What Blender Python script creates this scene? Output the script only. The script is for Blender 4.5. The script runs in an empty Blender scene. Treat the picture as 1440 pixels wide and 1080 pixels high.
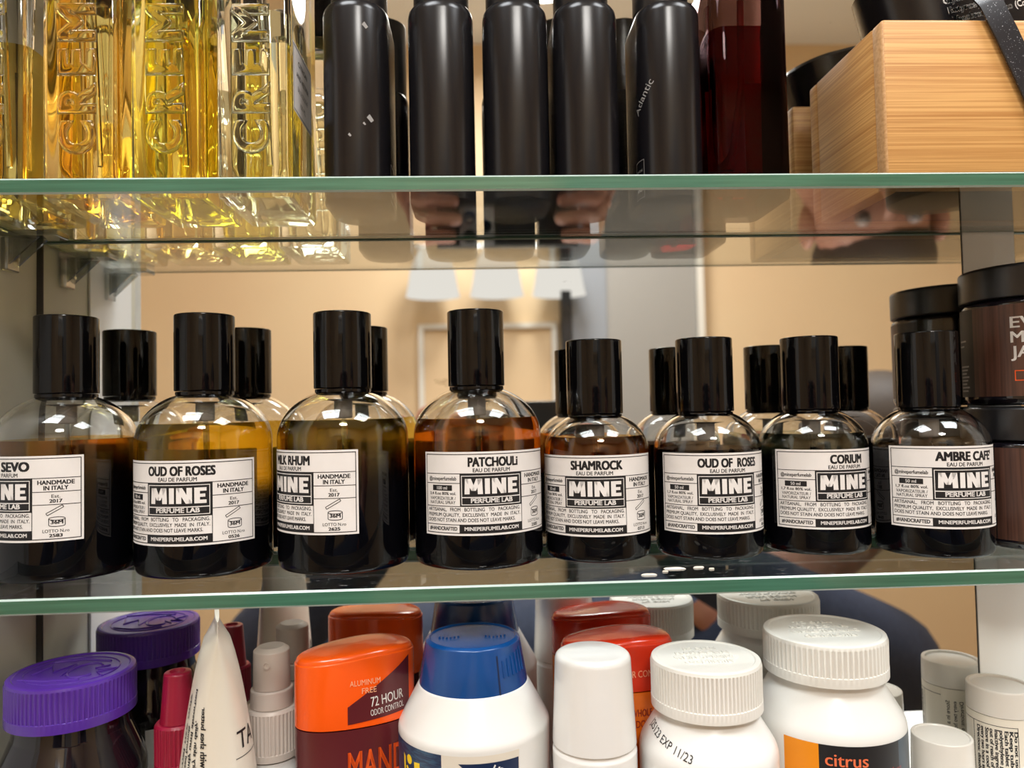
import bpy, bmesh, math, random
from mathutils import Vector, Matrix
random.seed(7)
S = bpy.context.scene
COL = S.collection
PI = math.pi

# ------------------------------------------------------------------ camera
CR = Vector((0.99889705, -0.04235128, -0.0202744))
CU = Vector((0.01880597, -0.03478801, 0.99921776))
CF = Vector((0.04302345, 0.99849695, 0.03395318))
cd = bpy.data.cameras.new('camera')
cam = bpy.data.objects.new('camera', cd)
COL.objects.link(cam)
cam.matrix_world = Matrix(((CR.x, CU.x, -CF.x, 0), (CR.y, CU.y, -CF.y, 0), (CR.z, CU.z, -CF.z, 0), (0, 0, 0, 1)))
cd.sensor_width = 36.0
cd.lens = 1045.63 / 1440 * 36
cd.clip_start = 0.01
cd.clip_end = 20
cd.dof.use_dof = True
cd.dof.focus_distance = 0.325
cd.dof.aperture_fstop = 9.0
S.camera = cam

# ------------------------------------------------------------------ world, lamps, exposure
W = bpy.data.worlds.new('room_air')
S.world = W
W.use_nodes = True
W.node_tree.nodes['Background'].inputs[0].default_value = (1, .95, .88, 1)
W.node_tree.nodes['Background'].inputs[1].default_value = 0.0
S.view_settings.view_transform = 'Standard'
S.view_settings.look = 'None'
S.view_settings.gamma = 1
S.view_settings.use_curve_mapping = False
S.view_settings.exposure = 0.25
LAMP_FILL, LAMP_PANEL = 12.0, 9.0
c = S.cycles
c.max_bounces = 48
c.diffuse_bounces = 4
c.glossy_bounces = 16
c.transmission_bounces = 40
c.transparent_max_bounces = 32
c.sample_clamp_indirect = 6.0
c.caustics_reflective = True
c.caustics_refractive = True
c.blur_glossy = 0.5
c.use_denoising = True

SHU = 0.0946      # top face of the upper shelf
SHL = -0.0694     # top face of the lower shelf
SHT = 0.0063      # glass thickness
YF = 0.297        # front edge of the shelves
YM = 0.3814       # mirror face
FLOOR = -0.205    # cabinet bottom panel

# ------------------------------------------------------------------ materials
MATS = {}
def newmat(name):
    m = bpy.data.materials.new(name)
    m.use_nodes = True
    m.node_tree.nodes.clear()
    out = m.node_tree.nodes.new('ShaderNodeOutputMaterial')
    MATS[name] = m
    return m, m.node_tree.nodes, m.node_tree.links, out

def pbr(name, col, rough=.4, metal=0, coat=0, spec=.5, noise=None, trans=0, ior=1.5, sss=0, bump=None):
    m, n, l, out = newmat(name)
    b = n.new('ShaderNodeBsdfPrincipled')
    l.new(b.outputs[0], out.inputs[0])
    b.inputs['Base Color'].default_value = (*col, 1)
    b.inputs['Roughness'].default_value = rough
    b.inputs['Metallic'].default_value = metal
    b.inputs['Coat Weight'].default_value = coat
    b.inputs['Coat Roughness'].default_value = .08
    b.inputs['Specular IOR Level'].default_value = spec
    b.inputs['Transmission Weight'].default_value = trans
    b.inputs['IOR'].default_value = ior
    if sss:
        b.inputs['Subsurface Weight'].default_value = sss
        b.inputs['Subsurface Radius'].default_value = (.006, .005, .004)
        b.inputs['Subsurface Scale'].default_value = 1
    if noise:
        col2, scale, lo, hi = noise
        tc = n.new('ShaderNodeTexCoord')
        mp = n.new('ShaderNodeMapping')
        l.new(tc.outputs['Object'], mp.inputs[0])
        mp.inputs['Scale'].default_value = scale
        nz = n.new('ShaderNodeTexNoise')
        nz.inputs['Scale'].default_value = 1
        nz.inputs['Detail'].default_value = 5
        l.new(mp.outputs[0], nz.inputs['Vector'])
        rp = n.new('ShaderNodeMapRange')
        rp.inputs[1].default_value = lo
        rp.inputs[2].default_value = hi
        l.new(nz.outputs[0], rp.inputs[0])
        mx = n.new('ShaderNodeMix')
        mx.data_type = 'RGBA'
        mx.inputs[6].default_value = (*col, 1)
        mx.inputs[7].default_value = (*col2, 1)
        l.new(rp.outputs[0], mx.inputs[0])
        l.new(mx.outputs[2], b.inputs['Base Color'])
    if bump:
        sc, st, dist = bump
        tc = n.new('ShaderNodeTexCoord')
        nz = n.new('ShaderNodeTexNoise')
        nz.inputs['Scale'].default_value = sc
        l.new(tc.outputs['Object'], nz.inputs['Vector'])
        bp = n.new('ShaderNodeBump')
        bp.inputs['Strength'].default_value = st
        bp.inputs['Distance'].default_value = dist
        l.new(nz.outputs[0], bp.inputs['Height'])
        l.new(bp.outputs[0], b.inputs['Normal'])
    return m

def schlick(n, l, f0=.04, power=5, top=1.0):
    g = n.new('ShaderNodeNewGeometry')
    d = n.new('ShaderNodeVectorMath'); d.operation = 'DOT_PRODUCT'
    l.new(g.outputs['Incoming'], d.inputs[0]); l.new(g.outputs['Normal'], d.inputs[1])
    a = n.new('ShaderNodeMath'); a.operation = 'ABSOLUTE'; l.new(d.outputs['Value'], a.inputs[0])
    s = n.new('ShaderNodeMath'); s.operation = 'SUBTRACT'; s.inputs[0].default_value = 1; l.new(a.outputs[0], s.inputs[1])
    p = n.new('ShaderNodeMath'); p.operation = 'POWER'; l.new(s.outputs[0], p.inputs[0]); p.inputs[1].default_value = power
    q = n.new('ShaderNodeMath'); q.operation = 'MULTIPLY_ADD'
    l.new(p.outputs[0], q.inputs[0]); q.inputs[1].default_value = top - f0; q.inputs[2].default_value = f0
    return q.outputs[0]

def thin_glass(name, tint, f0=.04, dust=None, haze=None, power=5, top=1.0):
    """clear sheet glass: straight-through transparency plus a Fresnel mirror reflection"""
    m, n, l, out = newmat(name)
    t = n.new('ShaderNodeBsdfTransparent'); t.inputs[0].default_value = (*tint, 1)
    g = n.new('ShaderNodeBsdfGlossy'); g.inputs['Roughness'].default_value = .01
    g.inputs[0].default_value = (1, 1, 1, 1)
    mx = n.new('ShaderNodeMixShader')
    l.new(schlick(n, l, f0, power, top), mx.inputs[0]); l.new(t.outputs[0], mx.inputs[1]); l.new(g.outputs[0], mx.inputs[2])
    last = mx.outputs[0]
    if dust:
        scale, lo, hi, amt = dust
        tc = n.new('ShaderNodeTexCoord')
        mp = n.new('ShaderNodeMapping'); mp.inputs['Scale'].default_value = scale
        l.new(tc.outputs['Object'], mp.inputs[0])
        nz = n.new('ShaderNodeTexNoise'); nz.inputs['Scale'].default_value = 1; nz.inputs['Detail'].default_value = 8
        nz.inputs['Roughness'].default_value = .7
        l.new(mp.outputs[0], nz.inputs['Vector'])
        r = n.new('ShaderNodeMapRange'); r.inputs[1].default_value = lo; r.inputs[2].default_value = hi
        r.inputs[4].default_value = amt
        l.new(nz.outputs[0], r.inputs[0])
        d = n.new('ShaderNodeBsdfDiffuse'); d.inputs[0].default_value = (.8, .8, .78, 1)
        m2 = n.new('ShaderNodeMixShader')
        l.new(r.outputs[0], m2.inputs[0]); l.new(last, m2.inputs[1]); l.new(d.outputs[0], m2.inputs[2])
        last = m2.outputs[0]
    l.new(last, out.inputs[0])
    return m

def glass(name, col, ior=1.5, rough=0):
    m, n, l, out = newmat(name)
    g = n.new('ShaderNodeBsdfGlass')
    g.inputs[0].default_value = (*col, 1); g.inputs['Roughness'].default_value = rough; g.inputs['IOR'].default_value = ior
    l.new(g.outputs[0], out.inputs[0])
    return m

def lacquer_glass(name, z0, z1):
    """clear bottle glass whose lower part carries a black lacquer fading out between z1 and z0"""
    m, n, l, out = newmat(name)
    mx = n.new('ShaderNodeBsdfGlass'); mx.inputs[0].default_value = (.998, 1, .998, 1); mx.inputs['IOR'].default_value = 1.5; mx.inputs['Roughness'].default_value = 0
    tc = n.new('ShaderNodeTexCoord')
    sp = n.new('ShaderNodeSeparateXYZ'); l.new(tc.outputs['Object'], sp.inputs[0])
    r = n.new('ShaderNodeMapRange'); r.interpolation_type = 'SMOOTHSTEP'
    r.inputs[1].default_value = min(z0, z1); r.inputs[2].default_value = max(z0, z1)
    r.inputs[3].default_value = 1; r.inputs[4].default_value = 0
    l.new(sp.outputs[2], r.inputs[0])
    b = n.new('ShaderNodeBsdfPrincipled')
    b.inputs['Base Color'].default_value = (.002, .002, .003, 1); b.inputs['Roughness'].default_value = .05
    b.inputs['Specular IOR Level'].default_value = .3
    m2 = n.new('ShaderNodeMixShader')
    l.new(r.outputs[0], m2.inputs[0]); l.new(mx.outputs[0], m2.inputs[1]); l.new(b.outputs[0], m2.inputs[2])
    l.new(m2.outputs[0], out.inputs[0])
    return m

def emit(name, col, st):
    m, n, l, out = newmat(name)
    e = n.new('ShaderNodeEmission'); e.inputs[0].default_value = (*col, 1); e.inputs[1].default_value = st
    l.new(e.outputs[0], out.inputs[0])
    return m

def wood(name, c1, c2, scale, rough=.45, axis_z_fast=True):
    m, n, l, out = newmat(name)
    b = n.new('ShaderNodeBsdfPrincipled'); b.inputs['Roughness'].default_value = rough
    tc = n.new('ShaderNodeTexCoord')
    mp = n.new('ShaderNodeMapping'); mp.inputs['Scale'].default_value = scale
    l.new(tc.outputs['Object'], mp.inputs[0])
    nz = n.new('ShaderNodeTexNoise'); nz.inputs['Scale'].default_value = 1; nz.inputs['Detail'].default_value = 6; nz.inputs['Roughness'].default_value = .6
    l.new(mp.outputs[0], nz.inputs['Vector'])
    cr = n.new('ShaderNodeValToRGB')
    cr.color_ramp.elements[0].position = .34; cr.color_ramp.elements[0].color = (*c2, 1)
    cr.color_ramp.elements[1].position = .62; cr.color_ramp.elements[1].color = (*c1, 1)
    l.new(nz.outputs[0], cr.inputs[0]); l.new(cr.outputs[0], b.inputs['Base Color'])
    l.new(b.outputs[0], out.inputs[0])
    return m

pbr('white_plastic', (.80, .79, .76), .28, coat=.15)
pbr('white_plastic_gloss', (.82, .81, .79), .14, coat=.3)
pbr('cap_white', (.80, .78, .73), .38)
pbr('beige_plastic', (.66, .58, .52), .35)
pbr('clear_cap_plastic', (.72, .68, .62), .25)
pbr('black_gloss', (.003, .003, .004), .06, coat=0, spec=.32)
pbr('black_satin', (.005, .005, .007), .24, coat=0, spec=.4, noise=((.010, .009, .010), (60, 60, 8), .3, .7))
pbr('black_plastic', (.012, .012, .014), .3, noise=((.022, .022, .024), (300, 300, 40), .4, .8))
pbr('paper', (.82, .79, .77), .6, noise=((.78, .75, .73), (90, 90, 60), .3, .7))
pbr('ink', (.006, .006, .008), .5)
pbr('purple_plastic', (.085, .026, .30), .26, coat=.1)
pbr('burgundy_plastic', (.30, .008, .035), .28, coat=.1)
pbr('dark_glass', (.006, .005, .008), .05, coat=.3)
pbr('cream_tube', (.80, .74, .63), .3, coat=.1)
pbr('orange_plastic', (.95, .105, .006), .2, coat=.3)
pbr('maroon_print', (.105, .012, .016), .3, coat=.2)
pbr('orange_print', (.85, .10, .008), .35)
pbr('pale_orange_print', (.9, .45, .25), .35)
pbr('red_plastic', (.62, .03, .006), .2, coat=.3)
pbr('amber_plastic', (.78, .16, .008), .25, coat=.2)
pbr('dark_red_print', (.30, .012, .006), .35)
pbr('blue_plastic', (.003, .062, .25), .25, coat=.15)
pbr('navy_print', (.006, .02, .07), .35, noise=((.02, .07, .14), (200, 200, 1500), .45, .6))
pbr('navy_plain', (.006, .02, .07), .35)
pbr('yellow_print', (.9, .62, .01), .4)
pbr('cream_print', (.74, .68, .58), .4)
pbr('citrus_orange', (.85, .28, .006), .35)
pbr('coral_print', (.85, .18, .07), .4)
pbr('teal_print', (.008, .03, .055), .35)
pbr('grey_print', (.30, .29, .28), .5)
pbr('white_print', (.82, .80, .77), .5)
pbr('shelf_edge', (.040, .125, .080), .12, coat=.4, noise=((.075, .21, .14), (14, 900, 500), .35, .75))
pbr('shelf_arris_highlight', (.40, .50, .46), .25)  # frosted arris, with its bright highlight line put into the colour
thin_glass('shelf_glass', (.955, .975, .965), .05, dust=((150, 420, 150), .60, .80, .6), power=4.6)
m = glass('shelf_glass_clear', (.97, .985, .975), 1.5)
n, l = m.node_tree.nodes, m.node_tree.links
out = [x for x in n if x.type == 'OUTPUT_MATERIAL'][0]; gb = [x for x in n if x.type == 'BSDF_GLASS'][0]
tc = n.new('ShaderNodeTexCoord'); mp = n.new('ShaderNodeMapping'); mp.inputs['Scale'].default_value = (140, 330, 1); l.new(tc.outputs['Object'], mp.inputs[0])
nz = n.new('ShaderNodeTexNoise'); nz.inputs['Scale'].default_value = 1; nz.inputs['Detail'].default_value = 8; nz.inputs['Roughness'].default_value = .72; l.new(mp.outputs[0], nz.inputs['Vector'])
r = n.new('ShaderNodeMapRange'); r.inputs[1].default_value = .655; r.inputs[2].default_value = .76; r.inputs[4].default_value = .7; l.new(nz.outputs[0], r.inputs[0])
df = n.new('ShaderNodeBsdfDiffuse'); df.inputs[0].default_value = (.8, .8, .78, 1)
m2 = n.new('ShaderNodeMixShader'); l.new(r.outputs[0], m2.inputs[0]); l.new(gb.outputs[0], m2.inputs[1]); l.new(df.outputs[0], m2.inputs[2]); l.new(m2.outputs[0], out.inputs[0])
thin_glass('bottle_shell', (.97, .98, .975), .05, power=4.0)
thin_glass('clear_plastic', (.66, .68, .67), .10, power=2.2)
pbr('cabinet_paint', (.66, .65, .55), .45, noise=((.62, .61, .51), (20, 20, 20), .3, .7))
pbr('cabinet_white', (.90, .91, .90), .4)
pbr('dark_joint', (.03, .03, .03), .5)
pbr('button_plastic', (.55, .52, .42), .35)
pbr('wall_cream', (.66, .475, .285), .6, noise=((.68, .525, .325), (2, 2, 2), .3, .7))
pbr('ceiling_white', (.86, .89, .92), .7)
pbr('floor_tile', (.35, .32, .28), .35)
pbr('door_grey', (.30, .29, .27), .5)
pbr('door_blue_grey', (.24, .26, .29), .5)
pbr('door_black', (.015, .016, .02), .4)
pbr('trim_white', (.7, .68, .62), .5)
pbr('skin', (.50, .25, .17), .5, noise=((.42, .18, .12), (25, 25, 25), .35, .65), sss=.1)
pbr('eye_white', (.22, .15, .12), .5)
pbr('hair', (.05, .035, .025), .6)
pbr('navy_cloth', (.012, .020, .045), .85, noise=((.02, .03, .06), (120, 120, 120), .3, .7))
pbr('phone_black', (.012, .013, .015), .3)
pbr('phone_grey', (.30, .31, .32), .25, metal=.3)
pbr('lens_black', (.002, .002, .003), .05, coat=1)
pbr('lens_ring', (.45, .40, .30), .3, metal=.9)
pbr('metal_chrome', (.7, .7, .7), .15, metal=1)
pbr('towel_cream', (.62, .53, .38), .95, bump=(300, .8, .004))
wood('bamboo', (.70, .395, .135), (.46, .205, .050), (9, 9, 1300))
wood('bamboo_end', (.70, .42, .20), (.55, .29, .11), (500, 500, 700))
wood('dark_wood_print', (.105, .045, .030), (.038, .017, .012), (500, 500, 14), .4)
pbr('glitter_ribbon', (.010, .011, .016), .35, noise=((.45, .46, .50), (1500, 1500, 1500), .64, .70))
pbr('red_print', (.55, .06, .03), .35)
pbr('clear_tint', (.8, .8, .8), .2)
m, n, l, out = newmat('mirror')
g = n.new('ShaderNodeBsdfGlossy'); g.inputs['Roughness'].default_value = 0.0
tc = n.new('ShaderNodeTexCoord'); mp = n.new('ShaderNodeMapping'); mp.inputs['Scale'].default_value = (38, 38, 60)
l.new(tc.outputs['Object'], mp.inputs[0])
nz = n.new('ShaderNodeTexNoise'); nz.inputs['Scale'].default_value = 1; nz.inputs['Detail'].default_value = 5
l.new(mp.outputs[0], nz.inputs['Vector'])
cr = n.new('ShaderNodeValToRGB')
cr.color_ramp.elements[0].position = .24; cr.color_ramp.elements[0].color = (.62, .60, .57, 1)
cr.color_ramp.elements[1].position = .30; cr.color_ramp.elements[1].color = (.90, .91, .90, 1)
l.new(nz.outputs[0], cr.inputs[0]); l.new(cr.outputs[0], g.inputs[0]); l.new(g.outputs[0], out.inputs[0])

def liquid(name, col, ior=1.36):
    return glass(name, col, ior)

# ------------------------------------------------------------------ helpers
def mats_of(ms):
    return [MATS[x] if isinstance(x, str) else x for x in (ms if isinstance(ms, (list, tuple)) else [ms])]

def obj(name, bm, ms, parent=None, loc=(0, 0, 0), rot=(0, 0, 0), smooth=True, ang=35):
    me = bpy.data.meshes.new(name)
    bm.to_mesh(me); bm.free()
    for mm in mats_of(ms): me.materials.append(mm)
    if smooth:
        for p in me.polygons: p.use_smooth = True
        me.set_sharp_from_angle(angle=math.radians(ang))
    o = bpy.data.objects.new(name, me)
    COL.objects.link(o)
    o.location = loc; o.rotation_euler = rot
    if parent: o.parent = parent
    return o

def tag(o, label=None, cat=None, group=None, kind=None):
    if label: o['label'] = label
    if cat: o['category'] = cat
    if group: o['group'] = group
    if kind: o['kind'] = kind
    return o

def thing(name, label, cat, loc=(0, 0, 0), rot=(0, 0, 0), group=None):
    o = bpy.data.objects.new(name, None)
    COL.objects.link(o)
    o.empty_display_size = .01
    o.location = loc; o.rotation_euler = rot
    return tag(o, label, cat, group)

def fillet(pts, k=5):
    """pts: (r, z[, radius]) -> polyline with rounded corners"""
    out = []
    n = len(pts)
    for i, p in enumerate(pts):
        rad = p[2] if len(p) > 2 else 0
        if rad <= 0 or i == 0 or i == n - 1:
            out.append((p[0], p[1])); continue
        P = Vector(p[:2]); A = Vector(pts[i - 1][:2]); B = Vector(pts[i + 1][:2])
        a = (A - P); b = (B - P)
        la, lb = a.length, b.length
        a.normalize(); b.normalize()
        angle = a.angle(b)
        if angle > PI - .02: out.append((p[0], p[1])); continue
        d = min(rad / math.tan(angle / 2), la * .49, lb * .49)
        s, e = P + a * d, P + b * d
        for q in range(k + 1):
            t = q / k
            v = s * (1 - t) ** 2 + P * 2 * t * (1 - t) + e * t * t
            out.append((v.x, v.y))
    return out

def lathe(prof, seg=72, bm=None, ribs=None, mi=None):
    """prof: (r, z) bottom to top; ribs=(count, z0, z1, depth) grooves"""
    bm = bm or bmesh.new()
    rings = []
    if ribs: seg = ribs[0] * 4
    for r, z in prof:
        if r < 1e-6:
            rings.append([bm.verts.new((0, 0, z))])
        else:
            ring = []
            for i in range(seg):
                rr = r
                if ribs and ribs[1] <= z <= ribs[2] and (i % 4) in (2, 3): rr = r - ribs[3]
                a = 2 * PI * i / seg
                ring.append(bm.verts.new((rr * math.cos(a), rr * math.sin(a), z)))
            rings.append(ring)
    for q in range(len(rings) - 1):
        A, B = rings[q], rings[q + 1]
        for i in range(seg):
            j = (i + 1) % seg
            if len(A) == 1 and len(B) == 1: continue
            if len(A) == 1: f = bm.faces.new((A[0], B[j], B[i]))
            elif len(B) == 1: f = bm.faces.new((A[i], A[j], B[0]))
            else: f = bm.faces.new((A[i], A[j], B[j], B[i]))
            if mi: f.material_index = mi(prof[q], prof[q + 1])
    return bm

def box(x0, y0, z0, x1, y1, z1, bev=0, bm=None, seg=2):
    b = bmesh.new()
    v = [b.verts.new(p) for p in ((x0, y0, z0), (x1, y0, z0), (x1, y1, z0), (x0, y1, z0), (x0, y0, z1), (x1, y0, z1), (x1, y1, z1), (x0, y1, z1))]
    for q in ((3, 2, 1, 0), (4, 5, 6, 7), (0, 1, 5, 4), (1, 2, 6, 5), (2, 3, 7, 6), (3, 0, 4, 7)):
        b.faces.new([v[i] for i in q])
    if bev: bmesh.ops.bevel(b, geom=b.edges[:], offset=bev, segments=seg, profile=.5, affect='EDGES')
    if bm is None: return b
    merge(bm, b)
    return bm

def merge(bm, b, mat=None, mi=None):
    vm = {}
    for v in b.verts:
        vm[v] = bm.verts.new(mat @ v.co if mat else v.co)
    for f in b.faces:
        try:
            nf = bm.faces.new([vm[v] for v in f.verts])
            nf.material_index = f.material_index if mi is None else mi
        except ValueError: pass
    b.free()

def tube(pts, r, seg=10, bm=None):
    bm = bm or bmesh.new()
    pts = [Vector(p) for p in pts]
    rings = []
    for i, p in enumerate(pts):
        d = (pts[min(i + 1, len(pts) - 1)] - pts[max(i - 1, 0)]).normalized()
        up = Vector((0, 0, 1)) if abs(d.z) < .9 else Vector((1, 0, 0))
        a = d.cross(up).normalized(); b = a.cross(d)
        rr = r[i] if isinstance(r, (list, tuple)) else r
        rings.append([bm.verts.new(p + (a * math.cos(t) + b * math.sin(t)) * rr) for t in [2 * PI * k / seg for k in range(seg)]])
    for q in range(len(rings) - 1):
        for i in range(seg):
            j = (i + 1) % seg
            bm.faces.new((rings[q][i], rings[q][j], rings[q + 1][j], rings[q + 1][i]))
    bm.faces.new(rings[0][::-1]); bm.faces.new(rings[-1])
    return bm

def sellipse(a, b, n=2.3, seg=96):
    out = []
    for i in range(seg):
        t = 2 * PI * i / seg
        c_, s_ = math.cos(t), math.sin(t)
        out.append((a * math.copysign(abs(c_) ** (2 / n), c_), b * math.copysign(abs(s_) ** (2 / n), s_)))
    return out

def stadium(w, d, r, seg=16):
    """rounded rectangle outline, w along x, d along y, corner radius r"""
    out = []
    for cx, cy, a0 in ((w / 2 - r, d / 2 - r, 0), (-w / 2 + r, d / 2 - r, PI / 2), (-w / 2 + r, -d / 2 + r, PI), (w / 2 - r, -d / 2 + r, 1.5 * PI)):
        for k in range(seg + 1):
            a = a0 + PI / 2 * k / seg
            out.append((cx + r * math.cos(a), cy + r * math.sin(a)))
    return out

def loft(rings, cap=True, bm=None, mi=None):
    """rings: lists of 3-D points of equal length"""
    bm = bm or bmesh.new()
    R = [[bm.verts.new(p) for p in ring] for ring in rings]
    n = len(R[0])
    for q in range(len(R) - 1):
        for i in range(n):
            j = (i + 1) % n
            f = bm.faces.new((R[q][i], R[q][j], R[q + 1][j], R[q + 1][i]))
            if mi: f.material_index = mi[q]
    if cap:
        bm.faces.new(R[0][::-1])
        f = bm.faces.new(R[-1])
        if mi: f.material_index = mi[-1]
    return bm

def inset_ring(outline, d):
    """move an outline inwards by d (convex outlines)"""
    n = len(outline); out = []
    for i in range(n):
        x0, y0 = outline[i - 1]; x1, y1 = outline[(i + 1) % n]
        tx, ty = x1 - x0, y1 - y0
        L = math.hypot(tx, ty) or 1
        out.append((outline[i][0] - d * ty / L, outline[i][1] + d * tx / L))
    return out

# -- lettering
_tc = {}
def text_geo(s, bold):
    key = (s, bold)
    if key in _tc: return _tc[key]
    cu = bpy.data.curves.new('lettering', 'FONT')
    cu.body = s; cu.size = 1; cu.resolution_u = 3; cu.offset = bold; cu.fill_mode = 'FRONT'
    o = bpy.data.objects.new('lettering', cu)
    me = o.to_mesh()
    vs = [(v.co.x, v.co.y) for v in me.vertices]
    fs = [tuple(p.vertices) for p in me.polygons]
    o.to_mesh_clear()
    bpy.data.objects.remove(o); bpy.data.curves.remove(cu)
    _tc[key] = (vs, fs)
    return vs, fs
CAPH = max(v[1] for v in text_geo('H', 0)[0])

def relief_geo(ch):
    cu = bpy.data.curves.new('lettering', 'FONT')
    cu.body = ch; cu.size = 1; cu.resolution_u = 4; cu.offset = .0; cu.extrude = .005; cu.bevel_depth = .075; cu.bevel_resolution = 4; cu.fill_mode = 'BOTH'
    o = bpy.data.objects.new('lettering', cu)
    me = o.to_mesh()
    r = [tuple(v.co) for v in me.vertices], [tuple(p.vertices) for p in me.polygons]
    o.to_mesh_clear(); bpy.data.objects.remove(o); bpy.data.curves.remove(cu)
    return r
class Decal:
    def __init__(s): s.bm = bmesh.new(); s.off = s.bm.verts.layers.float.new('off')
    def poly(s, pts, mi, lay):
        vs = []
        for p in pts:
            v = s.bm.verts.new((p[0], p[1], 0)); v[s.off] = lay; vs.append(v)
        f = s.bm.faces.new(vs); f.material_index = mi
        f.normal_update()
        if f.normal.z < 0: f.normal_flip()
    def rect(s, u0, v0, u1, v1, mi, lay): s.poly([(u0, v0), (u1, v0), (u1, v1), (u0, v1)], mi, lay)
    def frame(s, u0, v0, u1, v1, t, mi, lay):
        s.rect(u0, v0, u1, v0 + t, mi, lay); s.rect(u0, v1 - t, u1, v1, mi, lay)
        s.rect(u0, v0 + t, u0 + t, v1 - t, mi, lay); s.rect(u1 - t, v0 + t, u1, v1 - t, mi, lay)
    def line(s, a, b, t, mi, lay):
        a, b = Vector(a), Vector(b); d = (b - a).normalized(); nn = Vector((-d.y, d.x)) * t / 2
        s.poly([a - nn, b - nn, b + nn, a + nn], mi, lay)
    def text(s, body, u, v, h, mi, lay, w=None, maxw=None, bold=0.0, align='C', rot=0.0, mirror=False):
        """u,v: anchor on the baseline; h: cap height; w: forced width"""
        vs, fs = text_geo(body, 0)
        x0 = min(p[0] for p in vs); x1 = max(p[0] for p in vs)
        sy = h / CAPH; sx = sy
        if w: sx = w / (x1 - x0)
        elif maxw: sx = min(sy, maxw / (x1 - x0))
        W_ = (x1 - x0) * sx
        ox = {'L': 0, 'C': -W_ / 2, 'R': -W_}[align]
        ca, sa = math.cos(rot), math.sin(rot)
        shifts = [(0, 0)] if bold <= 0 else [(-bold, 0), (bold, 0)] if bold < .015 else [(-bold, bold * .5), (bold, bold * .5), (-bold, -bold * .5), (bold, -bold * .5), (0, 0)]
        for dx, dy in shifts:
            nv = []
            for x, y in vs:
                a = (x - x0 + dx) * sx + ox; b = (y + dy) * sy
                if mirror: a = -a
                q = s.bm.verts.new((u + a * ca - b * sa, v + a * sa + b * ca, 0)); q[s.off] = lay; nv.append(q)
            for f in fs:
                try: nf = s.bm.faces.new([nv[i] for i in f]); nf.material_index = mi
                except ValueError: pass
    def block(s, word, u, v, w, h, mi, lay, st, gap):
        """heavy block capitals M, I, N, E drawn as polygons"""
        rel = {'M': 1.32, 'I': .36, 'N': 1.08, 'E': .80}
        k = (w - gap * (len(word) - 1)) / sum(rel[ch] for ch in word)
        for ch in word:
            W_ = rel[ch] * k
            q = lambda pts: s.poly([(u + a, v + b) for a, b in pts], mi, lay)
            if ch == 'I': q([(0, 0), (W_, 0), (W_, h), (0, h)])
            if ch in 'MN':
                q([(0, 0), (st, 0), (st * (1.12 if ch == 'M' else 1), h), (st * .12 if ch == 'M' else 0, h)])
                q([(W_ - st, 0), (W_, 0), (W_ - (st * .12 if ch == 'M' else 0), h), (W_ - st * (1.12 if ch == 'M' else 1), h)])
            if ch == 'M':
                q([(st * .12, h), (st * 1.3, h), (W_ / 2 + st * .42, h * .22), (W_ / 2 - st * .42, h * .22)])
                q([(W_ - st * .12, h), (W_ - st * 1.3, h), (W_ / 2 - st * .42, h * .22), (W_ / 2 + st * .42, h * .22)])
            if ch == 'N': q([(0, h), (st * 1.15, h), (W_, 0), (W_ - st * 1.15, 0)])
            if ch == 'E':
                q([(0, 0), (st, 0), (st, h), (0, h)])
                for b0, b1, f in ((0, .22, 1), (.40, .60, .9), (.78, 1, 1)): q([(st, b0 * h), (W_ * f, b0 * h), (W_ * f, b1 * h), (st, b1 * h)])
            u += W_ + gap
    def build(s, name, fn, ms, parent, cut=.0013, vcut=None, label=None):
        bm = s.bm
        us = [v.co.x for v in bm.verts]; lo, hi = min(us), max(us)
        k = int((hi - lo) / cut)
        for i in range(1, k + 1):
            bmesh.ops.bisect_plane(bm, geom=bm.verts[:] + bm.edges[:] + bm.faces[:], dist=1e-7, plane_co=(lo + (hi - lo) * i / (k + 1), 0, 0), plane_no=(1, 0, 0))
        if vcut:
            vs = [v.co.y for v in bm.verts]; lo, hi = min(vs), max(vs); k = int((hi - lo) / vcut)
            for i in range(1, k + 1):
                bmesh.ops.bisect_plane(bm, geom=bm.verts[:] + bm.edges[:] + bm.faces[:], dist=1e-7, plane_co=(0, lo + (hi - lo) * i / (k + 1), 0), plane_no=(0, 1, 0))
        lay = bm.verts.layers.float['off']
        for v in bm.verts: v.co = fn(v.co.x, v.co.y, v[lay])
        o = obj(name, bm, ms, parent, smooth=True, ang=60)
        if label: o['label'] = label
        return o

def on_cyl(R, th0, z0):
    """u runs along the circumference starting at angle th0 (0 faces the room), v up from z0"""
    def fn(u, v, off):
        t = th0 + u / R; r = R + off
        return Vector((r * math.sin(t), -r * math.cos(t), z0 + v))
    return fn

def on_lathe(prof, th0, z0, Rref):
    """like on_cyl but follows a lathe profile"""
    def rad(z):
        for (r0, a), (r1, b) in zip(prof, prof[1:]):
            if a <= z <= b and b > a: return r0 + (r1 - r0) * (z - a) / (b - a)
        return prof[-1][0]
    def fn(u, v, off):
        t = th0 + u / Rref; z = z0 + v
        sl = (rad(z + .0004) - rad(z - .0004)) / .0008
        k = 1 / math.sqrt(1 + sl * sl)
        r = rad(z) + off * k
        return Vector((r * math.sin(t), -r * math.cos(t), z - off * k * sl))
    return fn

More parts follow.
